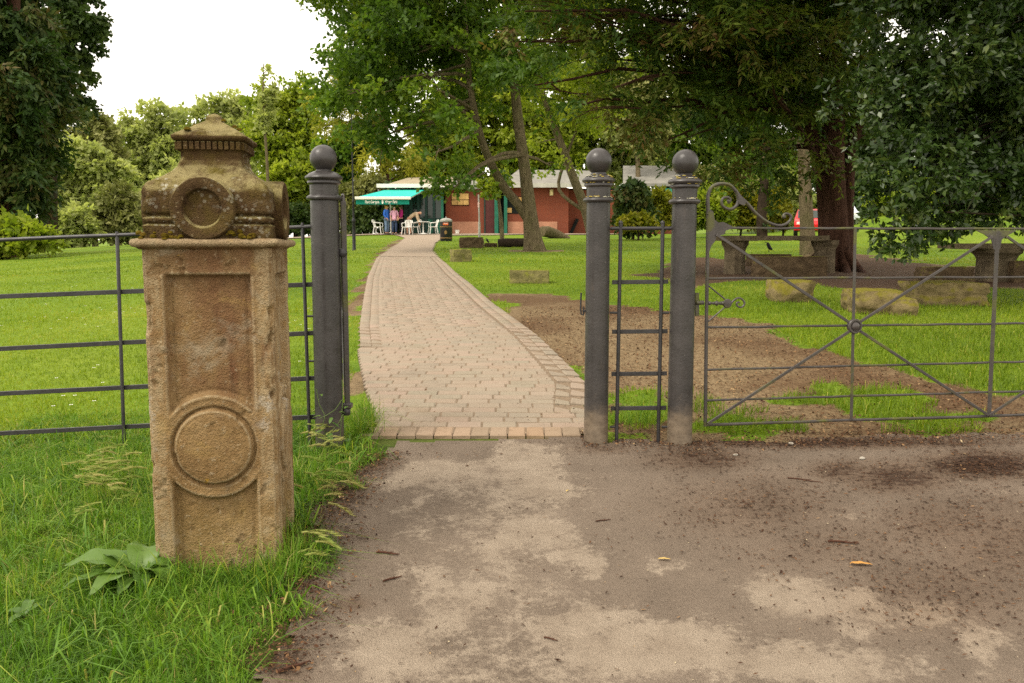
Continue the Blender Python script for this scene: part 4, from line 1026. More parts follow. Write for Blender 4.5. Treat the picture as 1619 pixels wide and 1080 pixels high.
tree('dark_broadleaf_tree', 'dark broadleaf tree jutting out behind the conifer at the upper left', nb_, [(tr, [.5, .42, .34, .16])], CL, foliage(CL, 5600, 6, .7, .30, .22, droop=.35, jit=.5), M_BK_DARK, LM['dark'], 30, .09, attach=3)

# ---- background trees, one by one: (pixel centre, half size, distance, leaves, label)
def bgtree(name, label, u, lobs, Y, leaf, n, sz, bark=None, trr=.3, droop=.3, top=None, cat='tree', limbs=10, rs=.24, per=6):
    bx = at(u, 380, Y).x; base = Vector((bx, Y, g(bx, Y)))
    ztop = max(at(q[0], q[1], Y).z for q in lobs) if top is None else at(u, top, Y).z
    tr = [base + Vector((0, 0, -.2)), base + Vector((.05, 0, (ztop - base.z) * .4)), base + Vector((-.1, 0, (ztop - base.z) * .75)), Vector((bx, Y, ztop))]
    CL = clumps([LB(q[0], q[1], q[2] * 1.08, q[3] * 1.08, Y + (q[4] if len(q) > 4 else 0), (q[2] + q[3]) / 2 * Y / F * .7) for q in lobs], 40, .34, .15); n = int(n * 1.32); sz *= 1.14
    return tree(name, label, base, [(tr, [trr, trr * .85, trr * .6, trr * .25])], CL, foliage(CL, n // per, per, sz * 2, sz, sz * .72, droop=droop, jit=.5, tv=.6), bark or M_BK_DARK, leaf, limbs, trr * .35, cat=cat, attach=1.0)
bgtree('background_tree', 'olive green round tree half hidden behind the dark conifer', 150, [(150, 205, 30, 28), (155, 250, 38, 30), (130, 235, 30, 30)], 82, LM['olive'], 7000, .42)
bgtree('background_tree', 'broad pale green willow like tree left of the stone pillar', 130, [(120, 262, 55, 36), (165, 268, 40, 34), (90, 300, 50, 30), (160, 315, 45, 30)], 66, LM['light'], 10000, .34)
bgtree('background_tree', 'rounded grey green tree rising left of the pillar top', 238, [(240, 192, 42, 28), (215, 225, 36, 34), (255, 240, 45, 36), (235, 290, 50, 40)], 92, LM['light'], 11000, .46)
bgtree('background_tree', 'tall pale tree directly behind the pillar top', 345, [(350, 172, 48, 26), (320, 200, 44, 36), (380, 200, 40, 40), (350, 265, 70, 50)], 98, LM['light'], 11000, .48)
bgtree('background_tree', 'feathery yellow green tree between the pillar top and the left bollard', 450, [(440, 165, 42, 32), (478, 160, 34, 34), (430, 205, 40, 34), (475, 215, 40, 40), (455, 255, 45, 40)], 84, LM['bright'], 12000, .38)
bgtree('background_tree', 'low bright green tree right behind the left bollard', 470, [(460, 300, 34, 34), (478, 330, 30, 28), (490, 275, 26, 40), (440, 335, 30, 22)], 64, LM['bright'], 8000, .32)
bgtree('background_tree', 'mid green tree in the gap over the left fence', 300, [(285, 300, 50, 40), (330, 320, 60, 40), (230, 330, 50, 34)], 78, LM['light'], 8000, .40)
bgtree('sapling', 'thin bare stemmed sapling rising above the pillar right shoulder', 425, [(424, 118, 7, 10), (425, 150, 14, 14), (420, 185, 14, 16)], 60, LM['light'], 900, .26, M_BK_GREY, .12, limbs=12, top=100)
bgtree('shrub', 'bright yellow green shrub below the conifer at the left edge', 10, [(10, 378, 50, 28), (58, 380, 30, 22), (-40, 375, 40, 30), (25, 356, 30, 12)], 35, LM['bright'], 5200, .26, cat='shrub', trr=.08)
bgtree('shrub', 'rounded green bush on the lawn edge right of the yellow green shrub', 115, [(115, 350, 32, 22), (100, 368, 26, 18), (135, 366, 26, 18)], 56, LM['light'], 4200, .28, cat='shrub', trr=.08)
bgtree('shrub', 'grey olive bush just left of the stone pillar', 190, [(188, 330, 32, 34), (175, 360, 30, 22), (212, 355, 30, 26)], 58, LM['olive'], 5000, .28, cat='shrub', trr=.08)
bgtree('shrub', 'green bush showing between pillar and left bollard under the fence rail', 455, [(452, 340, 26, 18), (480, 345, 30, 20), (440, 352, 30, 12)], 62, LM['dark'], 3000, .28, cat='shrub', trr=.08)
# cedar behind the cafe
Y = 66.0; bx = at(607, 380, Y).x; base = Vector((bx, Y, g(bx, Y)))
tr = tp([(607, 372), (608, 290), (606, 200), (600, 60)], Y); tr[0].z = base.z - .2
CL = clumps([LB(640, 245, 46, 28, Y - 3.5, 2.2), LB(590, 242, 38, 24, Y - 3.2, 2), LB(655, 275, 26, 16, Y - 2, 1.4), LB(575, 270, 30, 18, Y - 1.5, 1.6), LB(520, 160, 34, 20, Y, 1.6), LB(500, 105, 20, 8, Y, .8), LB(505, 185, 26, 10, Y, 1), LB(560, 190, 50, 30, Y, 2.4), LB(545, 110, 40, 30, Y, 2), LB(600, 120, 60, 50, Y, 3), LB(495, 140, 16, 6, Y, .6)], 12, .26)
tree('cedar_tree', 'yellow green cedar with drooping sprays behind the cafe roof', base, [(tr, [.42, .38, .32, .18])], CL, foliage(CL, 2600, 6, 1.0, .40, .10, droop=.7, flat=.4, side=.6, jit=.35), M_BK_RED, LM['cedar'], 34, .10, attach=3)
bgtree('shrub', 'dark evergreen bush behind the people under the awning', 605, [(600, 335, 30, 30), (622, 330, 26, 34), (575, 345, 22, 24), (640, 330, 24, 34)], 59.5, LM['dark'], 6500, .26, cat='shrub', trr=.08)
bgtree('shrub', 'olive bush left of the cafe awning behind the lamp post', 565, [(560, 325, 26, 34), (580, 300, 26, 26), (545, 345, 20, 24), (568, 350, 22, 16)], 61, LM['olive'], 6000, .28, cat='shrub', trr=.08)
bgtree('background_tree', 'dark green tree behind the left bollard ball and lamp post', 545, [(545, 245, 34, 40), (575, 215, 40, 26), (530, 290, 26, 36)], 72, LM['maple'], 8000, .36)
bgtree('background_tree', 'sunny green tree over the middle of the brick building', 780, [(760, 230, 60, 46), (800, 170, 60, 50), (720, 180, 60, 50), (770, 120, 70, 50), (840, 235, 50, 36)], 72, LM['bright'], 13000, .40)
bgtree('background_tree', 'sunny green tree over the right end of the brick building', 930, [(900, 215, 50, 36), (950, 190, 50, 45), (975, 235, 36, 30), (930, 130, 70, 50)], 74, LM['bright'], 10000, .40)
bgtree('background_tree', 'pale tree with a thin pinkish trunk between the two right bollards', 1006, [(1010, 190, 36, 30), (1025, 225, 26, 22), (1000, 140, 50, 40), (1045, 180, 36, 36)], 60, LM['olive'], 6000, .34, M_BK_GREY, .2)
bgtree('background_tree', 'dark tree filling the gap above the wide gate scroll', 1140, [(1120, 250, 60, 40), (1180, 230, 60, 50), (1090, 200, 60, 50), (1240, 260, 50, 50), (1150, 160, 80, 50)], 66, LM['maple'], 13000, .38)
bgtree('background_tree', 'green tree behind the yew trunk above the parked cars', 1340, [(1330, 260, 50, 50), (1290, 220, 60, 60), (1380, 250, 60, 60), (1340, 170, 80, 60)], 68, LM['dark'], 11000, .40)
bgtree('background_tree', 'shaded tree on the grassy bank behind the evergreen', 1480, [(1460, 230, 60, 60), (1530, 240, 60, 60), (1490, 160, 90, 60)], 62, LM['dark'], 11000, .40)
bgtree('background_tree', 'shaded tree on the bank at the far right edge', 1620, [(1600, 240, 60, 60), (1670, 230, 60, 60), (1630, 150, 90, 60)], 60, LM['dark'], 11000, .40)
bgtree('weeping_shrub', 'dark weeping shrub between the two right bollards', 1000, [(1000, 310, 22, 34), (990, 335, 20, 20), (1012, 330, 18, 24)], 41, LM['con'], 5200, .24, cat='shrub', trr=.08, droop=1.3, per=8)
bgtree('shrub', 'orange tipped yellow shrub left of the bollard that carries the wide gate', 1045, [(1042, 322, 18, 20), (1052, 338, 16, 14), (1035, 338, 14, 12)], 43, LM['yel'], 3000, .2, cat='shrub', trr=.06)
bgtree('shrub', 'low yellow shrub behind the ladder panel top rail', 1008, [(1005, 350, 20, 8), (1022, 350, 14, 8), (992, 353, 12, 6)], 39.5, LM['yel'], 1800, .18, cat='shrub', trr=.05)
bgtree('shrub', 'lime green shrub behind the hinge end of the wide gate', 1125, [(1120, 325, 22, 24), (1140, 340, 20, 14), (1105, 342, 16, 14)], 45, LM['bright'], 4200, .22, cat='shrub', trr=.06)
bgtree('shrub', 'yellow green shrub under the gate scroll', 1170, [(1160, 322, 22, 22), (1185, 335, 20, 18), (1172, 345, 24, 10)], 47, LM['yel'], 4200, .22, cat='shrub', trr=.06)
bgtree('shrub', 'yellow shrub just left of the red car', 1237, [(1222, 325, 18, 24), (1236, 342, 9, 14), (1215, 345, 18, 12)], 46, LM['yel'], 3800, .22, cat='shrub', trr=.06)

bgtree('background_tree', 'bright leafy tree directly behind the white fascia of the cafe', 690, [(680, 262, 40, 28), (640, 280, 34, 22), (720, 262, 44, 30), (690, 215, 50, 34)], 70, LM['bright'], 9000, .36)
bgtree('background_tree', 'leafy tree behind the grey roof left of the leaning trunk', 850, [(850, 262, 46, 26), (890, 258, 44, 26), (810, 258, 40, 30), (860, 205, 60, 36)], 71, LM['bright'], 9000, .36)
bgtree('background_tree', 'leafy tree behind the roof between the two right bollards', 1010, [(960, 262, 36, 30), (1010, 255, 44, 34), (1060, 260, 40, 34), (1010, 200, 60, 40)], 73, LM['light'], 9000, .38)
bgtree('hedge_shrub', 'tall green shrub behind the gate brace right of the scroll', 1120, [(1100, 300, 40, 34), (1150, 295, 40, 36), (1125, 330, 50, 24)], 62, LM['olive'], 7000, .34, cat='shrub', trr=.08)
bgtree('hedge_shrub', 'tall green shrub left of the red car', 1215, [(1200, 305, 40, 34), (1245, 300, 36, 36), (1220, 335, 40, 22)], 63, LM['light'], 7000, .34, cat='shrub', trr=.08)
bgtree('hedge_shrub', 'dark shrub behind the parked cars right of the yew trunk', 1340, [(1310, 315, 40, 30), (1355, 310, 40, 34), (1335, 340, 50, 20)], 64, LM['dark'], 7000, .34, cat='shrub', trr=.08)
bgtree('hedge_shrub', 'green shrub on the bank behind the hanging evergreen', 1450, [(1420, 310, 46, 36), (1475, 308, 46, 36), (1450, 340, 60, 20)], 58, LM['bright'], 8000, .32, cat='shrub', trr=.08)
bgtree('hedge_shrub', 'green shrub on the bank at the right picture edge', 1590, [(1545, 312, 46, 36), (1600, 308, 46, 36), (1650, 312, 46, 36), (1590, 340, 80, 20)], 57, LM['bright'], 10000, .32, cat='shrub', trr=.08)
bgtree('hedge_shrub', 'pale shrub at the far end of the left lawn behind the fence post', 260, [(250, 352, 46, 24), (300, 350, 44, 26), (345, 352, 44, 24), (400, 350, 44, 24)], 66, LM['olive'], 8000, .32, cat='shrub', trr=.08)

# ------------------------------------------------------------------ cafe building
M_WBRICK = None
t = MT('red_brick_wall', .92, .15)
bt = t.n('ShaderNodeTexBrick'); bt.inputs['Scale'].default_value = 1; bt.inputs['Brick Width'].default_value = .225; bt.inputs['Row Height'].default_value = .075; bt.inputs['Mortar Size'].default_value = .008
bt.inputs['Color1'].default_value = (.205, .050, .024, 1); bt.inputs['Color2'].default_value = (.150, .036, .020, 1); bt.inputs['Mortar'].default_value = (.20, .11, .075, 1)
mp = t.n('ShaderNodeMapping'); mp.inputs['Rotation'].default_value = (math.radians(90), 0, 0); t.l(t.coord('World'), mp.inputs[0]); t.l(mp.outputs[0], bt.inputs['Vector'])
t.col(t.mix(.45, bt.outputs[0], t.ramp(t.noise(.8, 5, w='World'), [(.3, (.13, .034, .019)), (.7, (.225, .062, .030))]))); M_WBRICK = t.m
M_DADO = plain('pink_render', (.40, .20, .125), .9, .2, var=.15, scale=2)
M_WHITE = plain('white_paint', (.74, .72, .66), .5, .3, var=.08, scale=3)
M_ROOF = plain('grey_roof', (.21, .20, .175), .8, .2, var=.2, scale=1.5)
M_ROOFT = plain('tan_roof', (.30, .25, .17), .85, .2, var=.2, scale=1.5)
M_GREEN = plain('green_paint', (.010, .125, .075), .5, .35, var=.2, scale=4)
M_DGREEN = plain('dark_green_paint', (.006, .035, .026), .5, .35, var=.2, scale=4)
M_AWN = plain('awning_canvas', (.030, .46, .36), .8, .15, var=.12, scale=2.5)
M_VAL = plain('awning_valance', (.010, .21, .155), .8, .15, var=.12, scale=3)
M_PLY = plain('plywood', (.52, .33, .12), .8, .2, var=.25, scale=3)
M_DRED = plain('dark_red_door', (.075, .018, .016), .6, .3, var=.2, scale=3)
M_DARK = plain('dark_interior', (.012, .014, .012), .9, .1, var=.3, scale=2)
t = MT('window_glass', .08, .35); t.col((.020, .045, .034, 1)); t.b.inputs['Transmission Weight'].default_value = .4; M_GLASS = t.m
BY = 55.5
def bp(u, v, Y=BY): return at(u, v, Y)
bz = g(at(760, 368, BY).x, BY)
cafe = thing('cafe_building', 'single storey red brick cafe with white eaves and green framed windows', 'building', (at(760, 368, BY).x, BY, bz))
def bx_(name, mat, u0, u1, v0, v1, y0, y1, parent=None, zbase=None, ch=0):
    a, b = bp(u0, v1), bp(u1, v0); z0_ = zbase if zbase is not None else a.z
    m = MB(); m.box(((a.x + b.x) / 2, (y0 + y1) / 2, (z0_ + b.z) / 2), (abs(b.x - a.x), y1 - y0, b.z - z0_), ch=ch); return m.build(name, mat, parent or cafe)
# brick walls: left block, middle block, right wing
bx_('wall', M_WBRICK, 705, 784, 299, 372, BY, BY + .3, zbase=bz - .3)
bx_('wall', M_WBRICK, 801, 896, 296, 372, BY, BY + .3, zbase=bz - .3)
bx_('wall', M_WBRICK, 896, 990, 298, 372, BY + 1.6, BY + 1.9, zbase=bz - .3)
bx_('wall', M_WBRICK, 893, 899, 297, 372, BY + .002, BY + 1.9, zbase=bz - .3)
for u0, u1, yy in ((709, 756, BY), (803, 881, BY), (900, 985, BY + 1.6)):
    bx_('dado_panel', M_DADO if yy == BY else M_WBRICK, u0, u1, 350.5, 367.5, yy - .03, yy - .002, zbase=bz + .02)
bx_('wall', M_WBRICK, 1000, 1100, 296, 372, BY + 3, BY + 3.3, zbase=bz - .3)
# roofs
def slab(name, mat, pts, t_):
    n = len(pts); m = MB(); lo = [p - Vector((0, 0, t_)) for p in pts]
    m.add(pts + lo, [tuple(range(n)), tuple(range(2 * n - 1, n - 1, -1))] + [(i, i + n, (i + 1) % n + n, (i + 1) % n) for i in range(n)]); return m.build(name, mat, cafe)
slab('roof', M_ROOF, [bp(790, 292, BY - .5), bp(935, 290, BY - .5), bp(940, 270, BY + 6), bp(820, 268, BY + 6)], .18)
slab('roof', M_ROOF, [bp(690, 296, BY - .3), bp(795, 294, BY - .3), bp(800, 285, BY + 7), bp(690, 286, BY + 7)], .16)
slab('roof', M_ROOFT, [bp(600, 295, BY - 1.3), bp(715, 292, BY - 1.3), bp(720, 279, BY + 5), bp(645, 281, BY + 5)], .1)
slab('roof', M_ROOF, [bp(985, 290, BY + 2.5), bp(1090, 290, BY + 2.5), bp(1090, 262, BY + 8), bp(985, 262, BY + 8)], .18)
bx_('fascia', M_WHITE, 601, 668, 293.2, 299.2, BY - 1.46, BY - 1.32)
bx_('fascia', M_WHITE, 668, 706, 293.6, 298.4, BY - 1.46, BY - 1.32)
M_FAS = plain('weathered_fascia', (.40, .39, .34), .7, .25, var=.2, scale=2)
bx_('fascia', M_FAS, 796, 895, 290.5, 297.5, BY - .62, BY - .52)
bx_('fascia', M_FAS, 895, 935, 291.5, 297, BY - .60, BY - .51)
bx_('back_wall', M_DARK, 606, 990, 288, 372, BY + 6.0, BY + 6.2, zbase=bz - .3)
# green framed glazed front of the cafe
for u in (653, 664, 676, 688, 701):
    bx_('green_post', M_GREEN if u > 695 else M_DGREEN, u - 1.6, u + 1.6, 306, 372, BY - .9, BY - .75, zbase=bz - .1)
for k in range(4):
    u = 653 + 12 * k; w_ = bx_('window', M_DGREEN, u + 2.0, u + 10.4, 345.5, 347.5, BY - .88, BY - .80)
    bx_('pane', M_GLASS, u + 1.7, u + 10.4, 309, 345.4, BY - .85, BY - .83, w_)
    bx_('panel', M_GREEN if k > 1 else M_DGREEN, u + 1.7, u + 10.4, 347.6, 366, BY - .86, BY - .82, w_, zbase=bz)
bx_('side_wall', M_DGREEN, 640, 652, 306, 372, BY - .2, BY - .1, zbase=bz - .1)
bx_('back_panel', M_DARK, 640, 708, 294, 372, BY + 2.0, BY + 2.1, zbase=bz - .1)
# boarded window on the left block
wn = bx_('boarded_window', M_DARK, 714, 741.5, 305, 325, BY - .035, BY - .002)
for u0, u1, v0, v1 in ((725.5, 741, 306, 315.6), (714.5, 724.8, 306, 315.6), (714.5, 723, 316.6, 324), (723.6, 732, 316.6, 324), (732.6, 741, 316.6, 324)):
    bx_('board', M_PLY, u0, u1, v0, v1, BY - .07, BY - .036, wn)
wn = bx_('boarded_window', M_DARK, 800, 826, 311, 338, BY - .035, BY - .002)
for u0, u1, v0, v1 in ((814, 826, 312, 320), (814, 826, 321, 329), (800.5, 809, 329, 336.5)):
    bx_('board', M_PLY, u0, u1, v0, v1, BY - .07, BY - .036, wn)
bx_('wall_light', plain('cream_plastic', (.6, .5, .25), .5), 869, 874.5, 300, 309, BY - .12, BY - .002)
# doorway
dr_ = bx_('door', M_DRED, 767.5, 783, 312, 367.5, BY - .04, BY - .002, zbase=bz)
bx_('door_frame', M_DGREEN, 765.5, 767.3, 311, 368, BY - .08, BY - .003, dr_, zbase=bz)
bx_('green_post', M_GREEN, 782, 788, 310, 368, BY - .30, BY - .12, zbase=bz)
bx_('green_post', M_GREEN, 797, 802, 308, 368, BY - .30, BY - .12, zbase=bz)
bx_('doorway', M_DARK, 785, 800, 305, 368, BY + .6, BY + .7, zbase=bz)
slab('canopy', M_GREEN, [bp(1036, 303, BY + 1.5), bp(1066, 303, BY + 1.5), bp(1060, 296, BY + 3), bp(1040, 296, BY + 3)], .12)
bx_('green_post', M_GREEN, 1058, 1061, 300, 368, BY + 2.7, BY + 2.9, zbase=bz)
# awning with lettering
af = BY - 4.4
awn = slab('awning', M_AWN, [bp(563, 312.0, af), bp(648, 312.0, af), bp(671, 300, BY - 1.2), bp(610, 300, BY - 1.2)], .03)
m = MB(); a, b_ = bp(561.5, 315.6, af - .03), bp(649.5, 311.0, af - .03); m.box(((a.x + b_.x) / 2, af - .06, (a.z + b_.z) / 2), (b_.x - a.x, .14, b_.z - a.z), ch=.02); m.build('front_bar', M_WHITE, awn)
m = MB(); a, b_ = bp(563, 323.2, af), bp(647, 315.4, af); m.box(((a.x + b_.x) / 2, af - .02, (a.z + b_.z) / 2), (b_.x - a.x, .02, b_.z - a.z)); m.build('valance', M_VAL, awn)
def text_mesh(body, size, loc, name, mat, parent, width=None):
    cu = bpy.data.curves.new(name, 'FONT'); cu.body = body; cu.size = size; cu.extrude = .004; cu.align_x = 'CENTER'; cu.align_y = 'CENTER'; cu.offset = .008
    to = bpy.data.objects.new(name, cu); COL.objects.link(to)
    dg_ = bpy.context.evaluated_depsgraph_get(); me = bpy.data.meshes.new_from_object(to.evaluated_get(dg_)); bpy.data.objects.remove(to)
    vs = np.array([v.co[:] for v in me.vertices]); sx = (width / (vs[:, 0].max() - vs[:, 0].min())) if width else 1
    L = Vector(loc) - ORG[parent.name]
    for v in me.vertices: v.co = Vector((v.co.x * sx, -v.co.z, v.co.y)) + L
    return _link(me, name, mat, parent, False)
c1 = (bp(588.5, 319.4, af)); c2 = (bp(618.5, 319.2, af)); px = af / F
text_mesh('Parc Gwepra', .235, (c1.x, af - .05, c1.z), 'lettering', M_WHITE, awn, 22 * px)
text_mesh('Wepre Park', .235, (c2.x, af - .05, c2.z), 'lettering', M_WHITE, awn, 19.5 * px)
m = MB(); ce = bp(605, 319.3, af); m.lathe([(.10, 0), (.10, .01), (.001, .012)], 14, Matrix.Translation((ce.x, af - .05, ce.z)) @ Matrix.Rotation(math.pi / 2, 4, 'X') @ Matrix.Scale(1.25, 4, (0, 1, 0)) @ Matrix.Scale(.55, 4, (1, 0, 0))); m.build('emblem', M_WHITE, awn)
for (u0, u1) in ((568, 612), (646, 668)):
    m = MB(); m.tube([bp(u0, 314.5, af + .1), bp(u1, 303, BY - 1.2)], .025, 6); m.build('arm', M_WHITE, awn)
m = MB(); m.tube([bp(617.3, 323, af + 1.6), Vector((bp(617.3, 323, af + 1.6).x, af + 1.6, bz))], .035, 8); m.build('support_pole', M_WHITE, awn)

# ------------------------------------------------------------------ cafe furniture
GZ = lambda x, y: g(x, y) + .05
M_PLAS = plain('white_plastic', (.70, .69, .65), .35, .45, var=.06, scale=5)
def chair(loc, rz, label):
    r = thing('garden_chair', label, 'chair', loc, 'white plastic cafe chairs')
    def part(nm, fn):
        m = MB(); fn(m); m.build(nm, M_PLAS, r, smooth=False, local=True)
    part('seat', lambda m: m.box((0, 0, .42), (.46, .44, .035), ch=.012))
    for sx in (-1, 1):
        for sy in (-1, 1):
            part('leg', lambda m: m.tube([(sx * .20, sy * .18, .42), (sx * .25, sy * .25, 0)], [.028, .020], 6))
        part('armrest', lambda m: m.tube([(sx * .25, .22, .68), (sx * .27, 0, .67), (sx * .25, -.20, .64), (sx * .22, -.20, .43)], .022, 6))
    for i in range(5):
        part('back_slat', lambda m: m.bar((-.17 + .085 * i, .20, .44), (-.19 + .095 * i, .30, .80), .045, .015, (0, -1, .25)))
    part('back_rail', lambda m: m.tube([(-.25, .27, .68), (-.22, .30, .80), (0, .32, .84), (.22, .30, .80), (.25, .27, .68)], .025, 6))
    r.rotation_euler = (0, 0, rz); return r
PY = 51.5
def gp(u, Y): x = at(u, 360, Y).x; return Vector((x, Y, GZ(x, Y)))
ch0 = chair(gp(598, PY - .2), math.radians(80), 'white plastic chair left of the person in the blue jacket')
dup(ch0, gp(643.5, PY - .7), 'white plastic chair in front of the bending person', rotz=math.radians(-15))
dup(ch0, gp(657, PY + .3), 'white plastic chair behind the bending person by the glass', rotz=math.radians(-100))
dup(ch0, gp(684.5, PY - .1), 'white plastic chair right of the round table', rotz=math.radians(-70))
tb = thing('cafe_table', 'white round pedestal table outside the cafe glass', 'table', gp(669, PY))
m = MB(); m.lathe([(.02, .70), (.40, .70), (.41, .715), (.40, .73), (.01, .73)], 24, Matrix.Translation(gp(669, PY))); m.build('table_top', M_PLAS, tb, smooth=True)
m = MB(); m.lathe([(.045, .02), (.035, .1), (.03, .70)], 12, Matrix.Translation(gp(669, PY))); m.build('pedestal', M_PLAS, tb, smooth=True)
m = MB(); m.lathe([(.27, 0), (.27, .03), (.10, .07), (.04, .09)], 16, Matrix.Translation(gp(669, PY))); m.build('foot', M_PLAS, tb, smooth=True)
tubp = Vector((at(723, 366, BY - .5).x, BY - .5, 0)); tubp.z = GZ(tubp.x, tubp.y)
m = MB(); m.lathe([(.11, 0), (.13, .12), (.15, .22), (.155, .23), (.14, .23), (.12, .10), (.01, .08)], 16, Matrix.Translation(tubp)); tag(m.build('tub', M_WHITE, smooth=True, origin=tubp), 'small white tub at the foot of the brick wall', 'tub')
lp = Vector((at(905, 366, BY + .9).x, BY + .9, 0)); lp.z = g(lp.x, lp.y)
m = MB(); m.bar((lp.x - .12, lp.y, lp.z), (lp.x + .36, lp.y + .62, lp.z + 1.0), .22, .05, (0, -1, .6)); tag(m.build('plank', M_DARK, origin=lp), 'dark plank leaning against the right end of the brick wall', 'plank')

# ------------------------------------------------------------------ people
def skin(name, V, E, R, mat, parent, sub=1, root=0):
    me = bpy.data.meshes.new(name); me.from_pydata(V, E, []); me.materials.append(mat)
    o = bpy.data.objects.new(name, me); COL.objects.link(o); o.parent = parent; ORG[o.name] = ORG[parent.name]
    md = o.modifiers.new('skin', 'SKIN'); md.use_smooth_shade = True
    if not me.skin_vertices: return o
    for i, sv in enumerate(me.skin_vertices[0].data):
        r_ = R[i]; sv.radius = r_ if isinstance(r_, tuple) else (r_, r_); sv.use_root = (i == root)
    s_ = o.modifiers.new('sub', 'SUBSURF'); s_.levels = sub; s_.render_levels = sub
    return o
M_SKIN = plain('skin', (.50, .27, .18), .55, .3, var=.08)
def cloth(n, c): return plain(n, c, .85, .15, var=.2, scale=5)
def person(label, loc, rz, H, hairc, top, legs, pose='stand', sleeve=True, long_hair=True):
    r = thing('person', label, 'person', loc); k = H / 1.70
    v = lambda x, y, z: (x * k, y * k, z * k)
    if pose == 'bend':
        sp_ = [v(0, .02, .92), v(.16, .0, 1.06), v(.36, -.02, 1.18), v(.50, -.02, 1.24), v(.58, -.02, 1.25), v(.67, -.02, 1.24), v(.76, -.02, 1.22)]
        sh = [v(.47, -.19, 1.20), v(.47, .17, 1.20)]; el = [v(.52, -.22, .93), v(.55, .20, .93)]; wr = [v(.60, -.18, .70), v(.62, .16, .72)]; hd = [v(.63, -.17, .62), v(.65, .15, .64)]
    else:
        sp_ = [v(0, 0, .93), v(0, 0, 1.08), v(0, .01, 1.27), v(0, .015, 1.42), v(0, .01, 1.49), v(0, -.01, 1.57), v(0, -.01, 1.65)]
        sh = [v(-.18, .01, 1.39), v(.18, .01, 1.39)]; el = [v(-.24, .02, 1.12), v(.24, .02, 1.12)]; wr = [v(-.20, -.14, .94), v(.20, -.14, .96)]; hd = [v(-.18, -.19, .90), v(.18, -.19, .92)]
    V = sp_ + sh + el + wr + hd; E = [(0, 1), (1, 2), (2, 3), (3, 4), (4, 5), (5, 6)]; R = [(.14, .10), (.13, .09), (.15, .10), (.10, .07), (.05, .05), (.085, .095), (.055, .065)]
    R = [(a * k, b * k) for a, b in R]
    for s in (0, 1):
        E += [(3, 7 + s), (7 + s, 9 + s), (9 + s, 11 + s), (11 + s, 13 + s)]
    R += [.055 * k] * 2 + [.042 * k] * 2 + [.030 * k] * 2 + [.034 * k] * 2
    n0 = len(V)
    for s in (-1, 1):
        V += [v(s * .09, 0, .86), v(s * .10, -.02, .48), v(s * .10, .02, .08), v(s * .10, -.10, .04)]; b0 = n0 + (0 if s < 0 else 4)
        E += [(0, b0), (b0, b0 + 1), (b0 + 1, b0 + 2), (b0 + 2, b0 + 3)]; R += [.085 * k, .06 * k, .042 * k, .035 * k]
    # five fingers on each hand
    for s in (0, 1):
        hx = V[13 + s]
        for f in range(5):
            a = len(V); off = (f - 2) * .016 * k; ln = (.05, .075, .08, .075, .06)[f] * k
            V += [(hx[0] + off * .6, hx[1] + off * .5 - .012, hx[2] - .03 * k), (hx[0] + off, hx[1] + off * .6 - .02, hx[2] - .03 * k - ln)]; E += [(13 + s, a), (a, a + 1)]; R += [.010 * k, .008 * k]
    skin('body', V, E, R, M_SKIN, r, 1)
    g_ = 1.18
    tv = sp_[:4] + sh + el + wr; te = [(0, 1), (1, 2), (2, 3), (3, 4), (3, 5), (4, 6), (5, 7)]; trr = [(.165 * k, .125 * k), (.155 * k, .115 * k), (.17 * k, .12 * k), (.10 * k, .085 * k)] + [.075 * k] * 2 + [.060 * k] * 2
    if sleeve: te += [(6, 8), (7, 9)]; trr += [.045 * k] * 2
    else: tv = tv[:8]
    if pose == 'stand': tv = [v(0, 0, .84)] + tv; te = [(0, 1)] + [(a + 1, b + 1) for a, b in te]; trr = [(.175 * k, .13 * k)] + trr
    skin('top', tv, te, trr, top, r, 1)
    lv = [v(0, .01, .93)]; le = []; lr_ = [(.150 * k, .115 * k)]
    for s in (-1, 1):
        b0 = len(lv); lv += [v(s * .09, .01, .84), v(s * .10, -.02, .48)]; le += [(0, b0), (b0, b0 + 1)]; lr_ += [.105 * k, .085 * k]
        if legs[1]: lv += [v(s * .10, .02, .10)]; le += [(b0 + 1, b0 + 2)]; lr_ += [.070 * k]
    skin('trousers', lv, le, lr_, legs[0], r, 1)
    h0_ = sp_[5]; h1 = sp_[6]
    hv = [(h0_[0], h0_[1] + .035, h0_[2] + .01), (h1[0], h1[1] + .01, h1[2] + .02)]; he = [(0, 1)]; hr = [.095 * k, .075 * k]
    if long_hair: hv.append((h0_[0], h0_[1] + .06, h0_[2] - .14 * k)); he.append((0, 2)); hr.append(.07 * k)
    skin('hair', hv, he, hr, hairc, r, 1)
    for s in (-1, 1):
        m = MB(); m.box(Vector(v(s * .10, -.04, .035)), (.095 * k, .26 * k, .07 * k), ch=.02 * k); m.build('shoe', M_SHOE, r, local=True)
    m = MB(); m.box(Vector((h0_[0], h0_[1] - .10 * k, h0_[2] - .005)), (.03 * k, .04 * k, .05 * k), ch=.008); m.build('nose', M_SKIN, r, local=True)
    r.rotation_euler = (0, 0, rz); return r
M_SHOE = plain('shoe_leather', (.06, .04, .03), .6)
person('person in a bright blue jacket and pale jeans with long blonde hair', gp(611.8, PY - .1), math.radians(60), 1.68, plain('blonde_hair', (.50, .29, .09), .7), cloth('blue_jacket', (.030, .120, .46)), (cloth('pale_denim', (.13, .19, .29)), True))
person('person with short white hair in a pink shirt and dark jeans', gp(623.6, PY - .1), math.radians(5), 1.62, plain('white_hair', (.66, .60, .50), .7), cloth('pink_shirt', (.62, .33, .44)), (cloth('dark_denim', (.035, .055, .11)), True), sleeve=False, long_hair=False)
